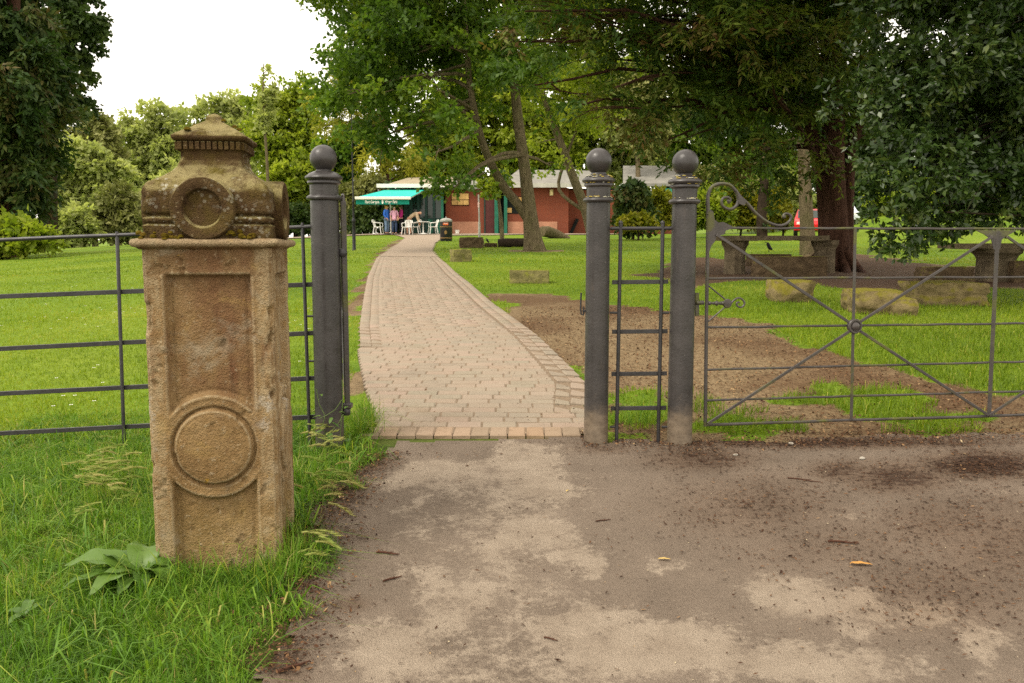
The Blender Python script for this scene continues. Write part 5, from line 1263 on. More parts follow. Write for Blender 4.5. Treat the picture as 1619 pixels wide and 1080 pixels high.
person('person in a magenta jacket and black trousers with dark hair', gp(634.2, PY), math.radians(-70), 1.68, plain('dark_hair', (.06, .03, .02), .7), cloth('magenta_jacket', (.22, .010, .085)), (cloth('black_cloth', (.012, .010, .014)), True))
person('person in a beige top and khaki shorts bending over a chair', gp(646.5, PY + .1), 0, 1.70, plain('fair_hair', (.38, .24, .11), .7), cloth('beige_top', (.50, .38, .25)), (cloth('khaki', (.22, .17, .10)), False), pose='bend', long_hair=False)

# ------------------------------------------------------------------ litter bin, posts, cars
M_BLACK = plain('black_plastic', (.012, .012, .014), .4, .4, var=.3)
M_GOLD = plain('gold_band', (.22, .13, .035), .5, .4)
M_LGREY = plain('galvanised_grey', (.30, .29, .26), .55, .4)
p = gnd(705.5, 381.5); s_ = p.y / F; r_ = 9.6 * s_; h_ = 36 * s_
lb = thing('litter_bin', 'black round litter bin with gold bands and pale domed top beside the path', 'litter bin', p)
M0 = Matrix.Translation(p)
m = MB(); m.lathe([(r_ * .95, 0), (r_ * .95, h_ * .06), (r_, h_ * .08), (r_, h_ * .84), (r_ * .9, h_ * .85)], 28, M0); m.build('body', M_BLACK, lb, smooth=True)
m = MB(); m.lathe([(r_ * 1.0, h_ * .84), (r_ * 1.03, h_ * .87), (r_ * .95, h_ * .93), (r_ * .6, h_ * .98), (r_ * .1, h_), (r_ * .08, h_ * 1.06), (.001, h_ * 1.07)], 28, M0); m.build('lid', M_LGREY, lb, smooth=True)
for z_ in (.12, .60):
    m = MB(); m.lathe([(r_ * 1.002, h_ * z_), (r_ * 1.025, h_ * (z_ + .005)), (r_ * 1.025, h_ * (z_ + .03)), (r_ * 1.002, h_ * (z_ + .035))], 28, M0, cap=False); m.build('band', M_GOLD, lb, smooth=True)
M_ORANGE = plain('orange_label', (.62, .14, .04), .6)
m = MB(); m.box((p.x, p.y - r_ - .006, p.z + h_ * .74), (r_ * .85, .03, h_ * .10)); m.build('label_plate', M_ORANGE, lb)
m = MB(); m.box((p.x, p.y - r_ - .013, p.z + h_ * .765), (r_ * .62, .03, h_ * .018)); m.build('label_stripe', M_WHITE, lb)
m = MB(); m.lathe([(r_ * .24, 0), (r_ * .24, .012), (.001, .014)], 14, Matrix.Translation((p.x, p.y - r_ * .99, p.z + h_ * .38)) @ Matrix.Rotation(math.pi / 2, 4, 'X') @ Matrix.Scale(1.3, 4, (0, 1, 0))); m.build('emblem', M_GOLD, lb, smooth=True)

p = gnd(758, 381); s_ = p.y / F
ps = thing('marker_post', 'slim grey metal post with a small pale sticker in front of the brick wall', 'post', p)
m = MB(); m.tube([p - Vector((0, 0, .1)), p + Vector((0, 0, 29 * s_))], 2.0 * s_, 10); m.build('sleeve', M_LGREY, ps, smooth=True)
m = MB(); m.tube([p + Vector((0, 0, 28 * s_)), p + Vector((-1 * s_, 0, 72 * s_))], 1.3 * s_, 10); m.build('pole', M_LGREY, ps, smooth=True)
m = MB(); m.tube([p + Vector((-.9 * s_, 0, 52 * s_)), p + Vector((-.9 * s_, 0, 60 * s_))], 1.5 * s_, 10); m.build('sticker', plain('pale_pink', (.6, .42, .38), .6), ps, smooth=True)

p = gnd(560, 396); s_ = p.y / F
lm = thing('lamp_post', 'black lamp column standing on the lawn behind the open path gate', 'lamp post', p)
m = MB(); m.lathe([(3.4 * s_, -.1), (3.4 * s_, 1.5 * s_), (2.7 * s_, 3 * s_), (2.7 * s_, 44 * s_), (3.1 * s_, 45 * s_), (3.1 * s_, 47 * s_), (1.7 * s_, 50 * s_)], 14, Matrix.Translation(p)); m.build('base', M_BLACK, lm, smooth=True)
m = MB(); m.lathe([(1.7 * s_, 49 * s_), (1.7 * s_, 74 * s_), (2.0 * s_, 75 * s_), (2.0 * s_, 77 * s_), (1.2 * s_, 79 * s_), (.9 * s_, 210 * s_)], 12, Matrix.Translation(p)); m.build('pole', M_BLACK, lm, smooth=True)
m = MB(); m.lathe([(.04, 210 * s_), (.16, 218 * s_), (.20, 232 * s_), (.22, 234 * s_), (.05, 244 * s_), (.01, 250 * s_)], 8, Matrix.Translation(p)); m.build('lantern', M_BLACK, lm)

def car(loc, rz, label, paint):
    r = thing('parked_car', label, 'car', loc)
    pr_ = [(-2.05, .35), (-2.08, .62), (-1.95, .80), (-1.2, .93), (-.55, 1.36), (-.2, 1.44), (.75, 1.44), (1.25, 1.30), (1.75, .96), (2.02, .90), (2.08, .60), (2.02, .32)]
    m = MB(); n = len(pr_)
    for y_, in2 in ((0, 0),):
        L_ = []
        for sy in (-1, -.86, .86, 1):
            wy = .84 * (1 if abs(sy) < 1 else 1); ring = []
            for x_, z_ in pr_:
                inset = .0 if z_ < .95 else .16 * (z_ - .95) / .5
                ring.append((x_ * (1 if abs(sy) < 1 else .985), (sy / abs(sy)) * (wy - inset) * (1 if abs(sy) == 1 else .9), z_ * (1 if abs(sy) < 1 else .985)))
            L_.append(ring)
        vs = [q for ring in L_ for q in ring]; fs = [tuple(range(n)), tuple(range(4 * n - 1, 3 * n - 1, -1))]
        for k in range(3):
            for i in range(n): fs.append((k * n + i, (k + 1) * n + i, (k + 1) * n + (i + 1) % n, k * n + (i + 1) % n))
        m.add(vs, fs)
    m.build('body', paint, r, local=True)
    for sy in (-1, 1):
        for poly in ([(-1.0, .97), (-.50, 1.33), (-.05, 1.36), (-.05, .97)], [(.03, .97), (.03, 1.36), (.7, 1.36), (1.15, 1.24), (1.35, .98)]):
            m = MB(); m.prism(poly, Matrix.Translation((0, sy * .80, 0)) @ Matrix.Rotation(sy * .10, 4, 'X'), .03); m.build('side_window', M_GLASS, r, local=True)
        for x_ in (-1.3, 1.3):
            m = MB(); m.lathe([(.20, -.10), (.30, -.10), (.32, -.08), (.32, .08), (.30, .10), (.20, .10), (.18, .06), (.05, .08), (.001, .08)], 20, Matrix.Translation((x_, sy * .76, .32)) @ Matrix.Rotation(-sy * math.pi / 2, 4, 'X')); wh = m.build('wheel', M_BLACK, r, smooth=True, local=True)
            m = MB(); m.lathe([(.19, .09), (.17, .105), (.04, .11), (.001, .11)], 16, Matrix.Translation((x_, sy * .76, .32)) @ Matrix.Rotation(-sy * math.pi / 2, 4, 'X')); m.build('rim', M_LGREY, wh, smooth=True, local=True)
        m = MB(); m.box((-2.03, sy * .58, .68), (.08, .3, .14), ch=.02); m.build('headlight', M_WHITE, r, local=True)
    m = MB(); m.bar((-1.17, 0, .955), (-.57, 0, 1.355), 1.35, .012, (-.55, 0, .83)); m.build('windscreen', M_GLASS, r, local=True)
    r.rotation_euler = (0, 0, rz); return r
t = MT('red_car_paint', .25, .5); t.col((.56, .008, .012, 1)); M_REDC = t.m
t = MT('white_car_paint', .3, .5); t.col((.62, .66, .72, 1)); M_WHC = t.m
cY = 44.5; cx_ = at(1283, 360, cY).x; carz = at(1287, 362, cY).z
car(Vector((cx_, cY, g(cx_, cY))), math.radians(72), 'red car parked behind the trunks under the yew', M_REDC)
cx_ = at(1326, 360, 56).x
car(Vector((cx_, 56, g(cx_, 56))), math.radians(80), 'white car parked to the right of the yew trunk', M_WHC)

# ------------------------------------------------------------------ stones, stone tables, log, birds
def rockmat(name, a, b, moss, mc=(0.135, 0.125, 0.014, 1)):
    t = MT(name, .95, .1); c = t.ramp(t.noise(7, 6, .7, w='World'), [(.3, a), (.7, b)])
    nz = t.n('ShaderNodeSeparateXYZ'); t.l(t.n('ShaderNodeNewGeometry').outputs['Normal'], nz.inputs[0])
    f = t.step(t.ma('ADD', t.ma('MULTIPLY', nz.outputs[2], .35), t.noise(6, 5, .7, w='World')), .62 - moss * .25, .85 - moss * .25)
    t.col(t.mix(t.ma('MULTIPLY', f, .9), c, mc)); t.bump(t.noise(40, 5, .7, w='World'), .9, .02); return t.m
M_RK = rockmat('mossy_rock', (.095, .070, .034), (.270, .210, .100), .45, (.170, .150, .018, 1))
M_RKG = rockmat('green_block', (.085, .078, .030), (.28, .245, .10), .45, (.19, .20, .022, 1))
M_RKB = rockmat('brown_stone', (.050, .034, .020), (.150, .105, .060), .1)
M_TAB = rockmat('table_stone', (.075, .058, .037), (.21, .165, .105), .1, (.12, .11, .03, 1))
def rock(name, label, u, v, wpx, hpx, dep, mat, seed, cat='rock', boxy=.75, rz=0.0, group=None, amp=.16):
    p = gnd(u, v); s_ = p.y / F; W, Hh = wpx * s_, hpx * s_
    n = 15; V = []; Fq = []; lin = np.linspace(-1, 1, n)
    for ax in range(3):
        for sg in (-1, 1):
            a, b_ = np.meshgrid(lin, lin); a = a.ravel(); b_ = b_.ravel(); c = np.full(a.shape, float(sg))
            q = [None] * 3; q[ax] = c; q[(ax + 1) % 3] = a; q[(ax + 2) % 3] = b_; q = np.stack(q, 1); b0 = len(V) * n * n
            i, j = np.meshgrid(np.arange(n - 1), np.arange(n - 1)); k = (j * n + i).ravel()
            f = np.stack([k, k + 1, k + n + 1, k + n], 1) if sg > 0 else np.stack([k, k + n, k + n + 1, k + 1], 1); V.append(q); Fq.append(f + b0)
    V = np.concatenate(V); Fq = np.concatenate(Fq)
    sph = V / np.linalg.norm(V, axis=1, keepdims=True) * 1.25; V = V * boxy + sph * (1 - boxy)
    V = V * (1 + amp * (fbm(V[:, 0] * 1.3 + seed, V[:, 1] * 1.3, V[:, 2] * 1.3, seed)[:, None] - .5) * 2 + .13 * (fbm(V[:, 0] * 4, V[:, 1] * 4, V[:, 2] * 4, seed + 5)[:, None] - .5))
    V = V * np.array([W / 2, dep / 2, Hh / 2 * 1.06]) + np.array([0, 0, Hh / 2 * .92])
    R = np.array(Matrix.Rotation(rz, 3, 'Z')); V = V @ R.T + np.array([p.x, p.y + dep * .4, p.z])
    return tag(mesh_np(name, V, Fq, mat, smooth=False, origin=p), label, cat, group)
rock('stone_block', 'squared mossy stone block lying on the lawn right of the path', 837, 449, 61, 21, .32, M_RKG, 1, boxy=.93, amp=.06)
rock('stone_block', 'mossy upright stone cube at the edge of the path near the litter bin', 728, 414.5, 30, 20, .40, M_RKG, 2, boxy=.88, amp=.10, rz=.3)
rock('boulder', 'dark brown boulder below the slim grey post', 745, 392.5, 37, 17, .5, M_RKB, 3, boxy=.8)
rock('boulder', 'small dark stone that the little bird stands on', 776, 391, 19, 6.5, .3, M_RKB, 4)
lg = gnd(806, 391); s_ = lg.y / F
m = MB(); m.tube([at(788, 385, lg.y), at(800, 384.2, lg.y + .05), at(815, 384, lg.y + .1), at(829, 383.5, lg.y + .2)], [7 * s_, 7.4 * s_, 7.2 * s_, 6.8 * s_], 14); tag(m.build('log', M_BK_DARK, smooth=True, origin=lg), 'short dark log lying left of the forked trunk', 'log')
lg = gnd(872, 377); s_ = lg.y / F
m = MB(); m.tube([at(857, 366, lg.y - .3), at(866, 366.5, lg.y), at(880, 371, lg.y + .3), at(900, 378, lg.y + .4)], [8 * s_, 9 * s_, 8 * s_, 4 * s_], 14); tag(m.build('felled_trunk', M_BK_GREY, smooth=True, origin=lg), 'felled trunk with a pale cut end just right of the forked trunk', 'log')
rock('boulder', 'mossy boulder seen through the gate left of the centre boss', 1257, 478, 64, 35, .5, M_RK, 6, boxy=.55)
rock('boulder', 'low mossy rock seen through the gate right of the centre boss', 1392, 497, 78, 38, .55, M_RK, 7, boxy=.6)
rock('boulder', 'small rock leaning on the low mossy rock', 1433, 500, 36, 28, .3, M_RK, 8, boxy=.6)
rock('boulder', 'wide flat topped rock near the right upright of the gate', 1508, 483, 106, 36, .7, M_RK, 9, boxy=.78, amp=.2)
def stable(label, u, v, slab_u0, slab_u1, vs, ped_u, ped_w, seed):
    p = gnd(u, v); Y = p.y; s_ = Y / F
    r = thing('stone_table', label, 'table', p)
    a, b_ = at(slab_u0, vs, Y), at(slab_u1, vs, Y); zt = a.z
    m = MB(); n = 14; pts = []
    rg = random.Random(seed)
    out = [(a.x + (b_.x - a.x) * i / n, Y - .32 + rg.uniform(-.03, .03)) for i in range(n + 1)] + [(b_.x - (b_.x - a.x) * i / n, Y + .36 + rg.uniform(-.03, .03)) for i in range(n + 1)]
    N_ = len(out); vs_ = [(x, y, zt - .085 + rg.uniform(-.010, .010)) for x, y in out] + [(x, y, zt + rg.uniform(-.004, .004)) for x, y in out]
    m.add(vs_, [tuple(range(N_ - 1, -1, -1)), tuple(range(N_, 2 * N_))] + [(i, (i + 1) % N_, (i + 1) % N_ + N_, i + N_) for i in range(N_)]); m.build('table_top', M_TAB, r)
    for pu in ped_u:
        c = at(pu, v, Y); m = MB(); z0_ = g(c.x, Y) - .05; hh = zt - .080 - z0_; w_ = ped_w * s_
        m.lathe([(w_ * .48, 0), (w_ * .46, hh * .3), (w_ * .45, hh * .70), (w_ * .50, hh * .80), (w_ * .58, hh * .88), (w_ * .60, hh)], 9, Matrix.Translation((c.x, Y, z0_)) @ Matrix.Rotation(rg.uniform(0, 1), 4, 'Z')); m.build('pedestal', M_TAB, r)
    return r
stable('long stone table on rough pedestals left of the yew trunk', 1160, 433, 1124, 1302, 373, (1161, 1303), 36, 1)
stable('stone table on a thick pedestal at the right edge behind the gate', 1572, 444, 1498, 1660, 385, (1572,), 64, 2)
rock('stone_bench', 'low stone bench in front of the yew trunk', 1252, 438, 110, 32, .42, M_RKB, 10, cat='bench', boxy=.93, amp=.05)
seat2 = rock('stone_bench', 'dark stone bench behind the long stone table where the black bird perches', 1218, 421, 66, 19, .4, M_RKB, 11, cat='bench', boxy=.93, amp=.05)
rock('stone_bench', 'low stone bench left of the thick pedestal table', 1500, 449, 78, 27, .42, M_RKB, 12, cat='bench', boxy=.93, amp=.06)
rock('stone_bench', 'low stone bench at the right picture edge beside the thick pedestal table', 1640, 447, 80, 34, .42, M_RKB, 13, cat='bench', boxy=.93, amp=.06)
def bird(p, H, label, mat, flip=1):
    r = thing('bird', label, 'bird', p); f = flip; k = H
    skin('body', [(f * -.28 * k, 0, .22 * k), (f * -.05 * k, 0, .38 * k), (f * .10 * k, 0, .58 * k), (f * .15 * k, 0, .78 * k), (f * .20 * k, 0, .90 * k)], [(0, 1), (1, 2), (2, 3), (3, 4)], [(.05 * k, .10 * k), .17 * k, .19 * k, .11 * k, .11 * k], mat, r, 1, 2)
    m = MB(); m.tube([(f * .26 * k, 0, .91 * k), (f * .46 * k, 0, .86 * k)], [.05 * k, .008 * k], 6); m.build('beak', mat, r, local=True)
    m = MB(); m.bar((f * -.22 * k, 0, .26 * k), (f * -.52 * k, 0, .02 * k), .12 * k, .03 * k, (f * .6, 0, .8)); m.build('tail', mat, r, local=True)
    for sy in (-1, 1):
        m = MB(); m.tube([(f * .02 * k, sy * .07 * k, .25 * k), (f * .03 * k, sy * .07 * k, 0)], .018 * k, 5); m.build('leg', mat, r, local=True)
    return r
M_BIRD = plain('black_feathers', (.008, .008, .009), .6, .3)
q = gnd(1216, 421); bp_ = at(1216, 399, q.y + .1); bird(bp_, .24, 'black bird perched on the dark stone bench by the yew', M_BIRD, -1)
q = gnd(776, 391); bp_ = at(771, 385.3, q.y + .1); bird(bp_, .21, 'small dark bird on the stone in front of the brick building', plain('grey_feathers', (.03, .028, .026), .7), -1)
# staked sapling before the building
sp_b = gnd(793, 386); Y = sp_b.y
tr = tp([(794, 388), (793, 360), (790, 330), (787, 305), (785, 280)], Y); tr[0].z = sp_b.z - .05; tr2 = tp([(799, 388), (797, 358), (795, 325)], Y + .1)
CL = clumps([LB(772, 300, 12, 9, Y - .2, .5), LB(790, 285, 16, 12, Y, .6), LB(765, 292, 10, 8, Y, .4)], 8, .35)
tree('young_tree', 'thin young tree leaning beside the forked trunk in front of the doorway', sp_b, [(tr, [.10, .085, .07, .05, .03])], CL, foliage(CL, 240, 6, .3, .15, .11, droop=.3, jit=.5), M_BK_GREY, LM['bright'], 6, .03, attach=1.2)

# ------------------------------------------------------------------ grass
def grassmat(name, cols, trans=.35):
    return leafmat(name, cols, .55, .3, trans, 1.35)
M_GRASS = grassmat('grass_blade', [(0, (0.048, 0.108, 0.008)), (.35, (0.092, 0.200, 0.014)), (.7, (0.175, 0.290, 0.026)), (.93, (0.315, 0.355, 0.045)), (.97, (0.36, 0.32, 0.10)), (1, (0.42, 0.34, 0.15))])
M_LAWN = grassmat('lawn_blade', [(0, (0.100, 0.160, 0.006)), (.4, (0.172, 0.245, 0.009)), (.8, (0.250, 0.305, 0.014)), (1, (0.36, 0.33, 0.06))])
PIL2 = np.array([pc.x, pc.y])
def in_pillar(X, Y, mrg=.0):
    dx, dy = X - PIL2[0], Y - PIL2[1]; a = dx * math.cos(YAW) + dy * math.sin(YAW); b_ = -dx * math.sin(YAW) + dy * math.cos(YAW)
    return (np.abs(a) < HW + mrg) & (np.abs(b_) < HW + mrg)
def free(X, Y, edge=.05):
    n = (vnoise(X * 7, Y * 7, 0, 77) - .5) * edge * 3
    ok = ~inpoly(X + n, Y + n, ASPH) & ~(inpoly(X + n * .4, Y + n * .4, PATHPOLY) & (Y > 4.85)) & ~in_pillar(X, Y, -.005)
    ok &= ~((X > -.80) & (X < .47) & (Y > 4.55) & (Y < 5.05))
    for bb in (bol_l, bol_r, bol_g): ok &= (X - bb.x) ** 2 + (Y - bb.y) ** 2 > .075 ** 2
    return ok
def blades(name, X, Y, h, w_, lean, mat, label, tint=None, curl=.5, segs=2):
    n = len(X); z = gz(X, Y) - .006
    an = RNG.random(n) * 2 * math.pi; ln = np.abs(RNG.normal(0, lean, n)); dx, dy = np.cos(an) * ln, np.sin(an) * ln
    fa = RNG.random(n) * math.pi; wx, wy = np.cos(fa) * w_ / 2, np.sin(fa) * w_ / 2
    B = np.stack([X, Y, z], 1); Wd = np.stack([wx, wy, np.zeros(n)], 1)
    mid = B + np.stack([dx * h * .38, dy * h * .38, h * .60], 1); tz = h * np.clip(1.0 - curl * ln, .25, 1)
    tip = B + np.stack([dx * h * 1.05, dy * h * 1.05, tz], 1)
    V = np.stack([B - Wd, B + Wd, mid - Wd * .8, mid + Wd * .8, tip], 1).reshape(-1, 3)
    if segs == 1:
        V = np.stack([B - Wd, B + Wd, tip], 1).reshape(-1, 3); tt = tint if tint is not None else RNG.random(n)
        return kind(mesh_np(name, V, np.arange(n * 3).reshape(-1, 3), mat, tint=np.repeat(tt, 3)), 'stuff', label)
    k = np.arange(n)[:, None] * 5; Fq = np.concatenate([k + np.array([[0, 1, 2]]), k + np.array([[1, 3, 2]]), k + np.array([[2, 3, 4]])], 0)
    tt = tint if tint is not None else RNG.random(n)
    return kind(mesh_np(name, V, Fq, mat, tint=np.repeat(tt, 5)), 'stuff', label)
def cull(X, Y, m=60):
    u, v = proj(X, Y, gz(X, Y)); return (u > -m * 2) & (u < 1619 + m) & (v < 1080 + m * 3) & (v > 300)
# long rough grass around the pillar and along the fence
N = 250000
X = RNG.uniform(-3.0, 0.1, N); Y = RNG.uniform(1.5, 5.35, N)
ok = free(X, Y, .10) & cull(X, Y) & (RNG.random(N) < .35 + .9 * fbm(X * 3, Y * 3, 0, 61) * sstep(5.35, 4.7, Y)) & (bare(X, Y) < .5)
X, Y = X[ok], Y[ok]; cl = fbm(X * 2.3, Y * 2.3, 0, 63); tuft = sstep(.48, .72, vnoise(X * 9, Y * 9, 0, 65))
near_p = np.exp(-((np.hypot(X - PIL2[0], Y - PIL2[1]) - .30) / .16) ** 2)
h = (.028 + .058 * cl + .058 * tuft * RNG.random(len(X)) + .05 * near_p * RNG.random(len(X))) * RNG.uniform(.55, 1.25, len(X)) * np.where(Y > 4.6, .62, 1.0)
tn = np.clip(-.12 + .60 * fbm(X * 1.6, Y * 1.6, 3, 67) + .45 * vnoise(X * 12, Y * 12, 3, 68) + RNG.normal(0, .17, len(X)) + .10 * sstep(3.8, 4.8, Y), 0, .95); tn = np.where(RNG.random(len(X)) < .022, .98, tn)
blades('rough_grass', X, Y, h, RNG.uniform(.0018, .0042, len(X)), 1.05, M_GRASS, 'long rough green grass round the stone pillar and along the fence', tn)
# broader arching blades mixed in
N = 9000; X = RNG.uniform(-3.3, 0.0, N); Y = RNG.uniform(1.5, 4.9, N); ok = free(X, Y, .06) & cull(X, Y) & (vnoise(X * 5, Y * 5, 0, 66) > .45); X, Y = X[ok], Y[ok]
blades('broad_grass', X, Y, RNG.uniform(.07, .17, len(X)), RNG.uniform(.005, .009, len(X)), 1.25, M_GRASS, 'broad arching grass blades among the rough grass by the pillar', np.clip(RNG.normal(.45, .25, len(X)), 0, .96), curl=.62)
# tall flowering stems beside the pillar
X, Y = [], []
for u, v, s_, n_ in [(455, 905, .10, 220), (350, 905, .12, 120), (485, 930, .10, 160), (250, 900, .08, 60), (480, 770, .07, 140), (190, 770, .16, 160), (60, 820, .3, 140), (120, 960, .25, 120), (520, 700, .05, 60), (572, 692, .035, 230), (578, 672, .035, 180), (1000, 670, .08, 200)]:
    p = gnd(u, v); X.append(RNG.normal(p.x, s_, n_)); Y.append(RNG.normal(p.y, s_ * .6, n_))
X = np.concatenate(X); Y = np.concatenate(Y); ok = ~in_pillar(X, Y, .01) & (inpoly(X, Y, ASPH) == False); X, Y = X[ok], Y[ok]
blades('tall_grass', X, Y, RNG.uniform(.12, .24, len(X)), RNG.uniform(.002, .0042, len(X)), .8, M_GRASS, 'taller grass stems leaning out around the pillar foot and bollards', np.clip(RNG.normal(.62, .2, len(X)), 0, 1))
# lawn beyond the fence, then further off
def lawn(name, y0, y1, N, h0, h1, w0, w1, label, xr_=None):
    Y = y0 + (y1 - y0) * RNG.random(N) ** 1.25; half = Y * .66 + .8; X = RNG.uniform(-1, 1, N) * half
    wob = .5 + .9 * fbm(X * .9, Y * .9, 0, 71)
    ok = free(X, Y, .05) & cull(X, Y) & (bare(X, Y) < .5) & (RNG.random(N) < wob)
    X, Y = X[ok], Y[ok]; right = sstep(.4, 1.4, X) * sstep(13, 8, Y)
    h = RNG.uniform(h0, h1, len(X)) * (.7 + .6 * fbm(X * 2, Y * 2, 0, 73)) * (1 + .9 * right)
    tn = np.clip(-.18 + 1.0 * fbm(X * .55, Y * .55, 4, 75) + .3 * vnoise(X * 7, Y * 7, 4, 76) + RNG.normal(0, .17, len(X)) - .20 * right, 0, 1); tn = np.where(RNG.random(len(X)) < .03 * right, 1.0, tn)
    blades(name, X, Y, h, RNG.uniform(w0, w1, len(X)), .8, M_LAWN, label, tn, segs=1 if y0 > 8 else 2)
lawn('lawn_grass', 4.85, 10, 128000, .022, .050, .003, .007, 'short lawn grass near the fence and gate')
lawn('lawn_grass', 10, 20, 120000, .03, .055, .008, .016, 'mown lawn grass in the middle distance')
lawn('lawn_grass', 20, 42, 80000, .035, .06, .02, .04, 'mown lawn grass further off towards the cafe')
# daisies and clover on the left lawn
m_d = MT('daisy_white', .8, .2); m_d.col((.72, .70, .62, 1))
V, Fq = [], []; n_d = 520; Y = RNG.uniform(5.2, 20, n_d); X = -1.6 - RNG.random(n_d) * Y * .6; ok = cull(X, Y) & (fbm(X * .6, Y * .6, 0, 81) > .5); X, Y = X[ok], Y[ok]
for x, y in zip(X, Y):
    z = g(x, y) + .045; r_ = .011; b0 = len(V)
    V += [(x + r_ * math.cos(a * math.pi / 3), y + r_ * math.sin(a * math.pi / 3), z + .003 * (a % 2)) for a in range(6)]; Fq.append((b0, b0 + 1, b0 + 2, b0 + 3)); Fq.append((b0, b0 + 3, b0 + 4, b0 + 5))
kind(mesh_np('daisies', V, Fq, m_d.m), 'stuff', 'tiny white daisies dotted over the left lawn')
# wall barley heads
M_BARL = leafmat('barley_head', [(0, (0.20, 0.26, 0.05)), (.6, (0.30, 0.33, 0.09)), (1, (0.40, 0.36, 0.14))], .7, .2, .3, 1.2)
V, Fq, T = [], [], []
def barley(p, d, L, tint):
    d = d.normalized(); s = d.cross(Vector((0, 0, 1))).normalized(); up = s.cross(d)
    for k in range(26):
        t_ = k / 26; a = random.uniform(0, 2 * math.pi); o = (s * math.cos(a) + up * math.sin(a)); q = p + d * L * t_ + Vector((0, 0, -.35 * L * t_ * t_))
        tipv = q + d * L * .38 + o * L * .10 + Vector((0, 0, -.05 * L)); w_ = (s * math.sin(a) - up * math.cos(a)) * .0032; b0 = len(V)
        V.extend([tuple(q - w_ + o * .001), tuple(q + w_ + o * .001), tuple(tipv)]); Fq.append((b0, b0 + 1, b0 + 2)); T.extend([tint] * 3)
for (u, v, su, sv, n_, dx) in [(218, 745, 20, 22, 30, -1), (185, 775, 26, 20, 16, -1), (485, 720, 12, 22, 12, .7), (490, 765, 14, 20, 12, .8), (500, 690, 10, 14, 8, .6), (470, 860, 14, 30, 10, .8)]:
    for _ in range(n_):
        q = gnd(random.gauss(u, su), random.gauss(v, sv) + 28)
        if bool(in_pillar(np.array(q.x), np.array(q.y), .03)): continue
        hh = random.uniform(.09, .17); tq = random.random(); top = q + Vector((dx * random.uniform(.02, .08), random.uniform(-.05, .02), hh)); b0 = len(V); w_ = Vector((.0012, 0, 0))
        V.extend([tuple(q - w_), tuple(q + w_), tuple(top)]); Fq.append((b0, b0 + 1, b0 + 2)); T.extend([tq] * 3)
        barley(top, Vector((dx, random.uniform(-.5, .3), random.uniform(-.1, .5))), random.uniform(.065, .10), tq)
kind(mesh_np('wild_barley', V, Fq, M_BARL, tint=T), 'stuff', 'nodding straw green barley heads either side of the stone pillar')

# ------------------------------------------------------------------ broad leaved weeds
M_DOCK = leafmat('dock_leaf', [(0, (0.060, 0.125, 0.018)), (.6, (0.105, 0.185, 0.026)), (1, (0.165, 0.240, 0.040))], .45, .4, .25, 1.25)
def leaf(parent, base, az, L, W, rise, droop, mat, tint, name='leaf', twist=0.0):
    na, nb = 12, 7; V = []; T = []
    d = Vector((math.cos(az), math.sin(az), 0)); s = Vector((-d.y, d.x, 0))
    for i in range(na + 1):
        t_ = i / na; wd = W * (math.sin(math.pi * min(1, (t_ * .93 + .05)) ** .8) ** .8) * (1 if t_ > .04 else .25)
        c = base + d * (L * t_ * (1 - .15 * droop * t_)) + Vector((0, 0, rise * L * t_ - droop * L * t_ * t_))
        for j in range(nb):
            q = (j / (nb - 1) - .5) * 2; wav = .05 * W * math.sin(t_ * 17 + j * 2.1 + az * 5) * abs(q)
            V.append(c + s * (q * wd / 2) + Vector((0, 0, abs(q) * wd * .16 + wav + twist * q * wd * .5))); T.append(tint + .12 * (abs(q) < .1))
    Fq = [(i * nb + j, i * nb + j + 1, (i + 1) * nb + j + 1, (i + 1) * nb + j) for i in range(na) for j in range(nb - 1)]
    return mesh_np(name, [tuple(v) for v in V], Fq, mat, parent, tint=T, smooth=True)
dp = gnd(222, 930)
dock = thing('dock_plant', 'broad leaved dock plant in the grass at the left foot of the pillar', 'plant', dp)
for az, L, W, ri, dr2, tn in ((182, .27, .095, .62, .52, .45), (160, .18, .08, .9, .75, .2), (95, .15, .115, 1.25, 1.0, .55), (212, .24, .080, .30, .30, .30), (240, .20, .070, .45, .50, .5), (338, .17, .085, .70, .95, .45), (15, .13, .08, .85, .9, .25), (300, .10, .055, .4, .7, .15), (262, .13, .055, .25, .45, .35)):
    a = math.radians(az); leaf(dock, dp + Vector((math.cos(a) * .01, math.sin(a) * .01, .05)), a, L * 1.05, W * 1.1, ri * 1.05, dr2 * 1.1, M_DOCK, tn, twist=random.uniform(-.25, .25))
dp2 = gnd(40, 990)
dk2 = thing('dock_plant', 'small low dock plant near the lower left corner', 'plant', dp2)
for az, L, W, ri, dr2, tn in ((100, .09, .035, 1.0, .8, .2), (50, .08, .03, .9, .8, .3), (170, .09, .035, .6, .6, .1), (250, .07, .03, .5, .6, .3)):
    a = math.radians(az); leaf(dk2, dp2 + Vector((0, 0, .03)), a, L, W, ri, dr2, M_DOCK, tn)
wp = gnd(528, 722)
wd_ = thing('bindweed', 'trailing leafy weed climbing the foot of the left bollard', 'plant', wp)
M_STEM = leafmat('weed_stem', [(0, (.12, .17, .05)), (1, (.2, .22, .08))], .6)
pb = Vector(bol_l) + Vector((0, -.085, 0)); st = lambda u, v, o=0.0: onplane(u, v, pb + Vector((0, o, 0)), Vector((0, 1, 0)))
for ln in ([(500, 615), (505, 640), (514, 657), (508, 680), (500, 700)], [(541, 632), (530, 648), (516, 657), (505, 662)], [(543, 655), (535, 670), (524, 682), (515, 700)], [(541, 600), (542, 630), (540, 660), (538, 690)]):
    m = MB(); m.tube([st(u, v, random.uniform(-.02, 0)) for u, v in ln], .0022, 5); o_ = m.build('stem', M_STEM, wd_, smooth=True)
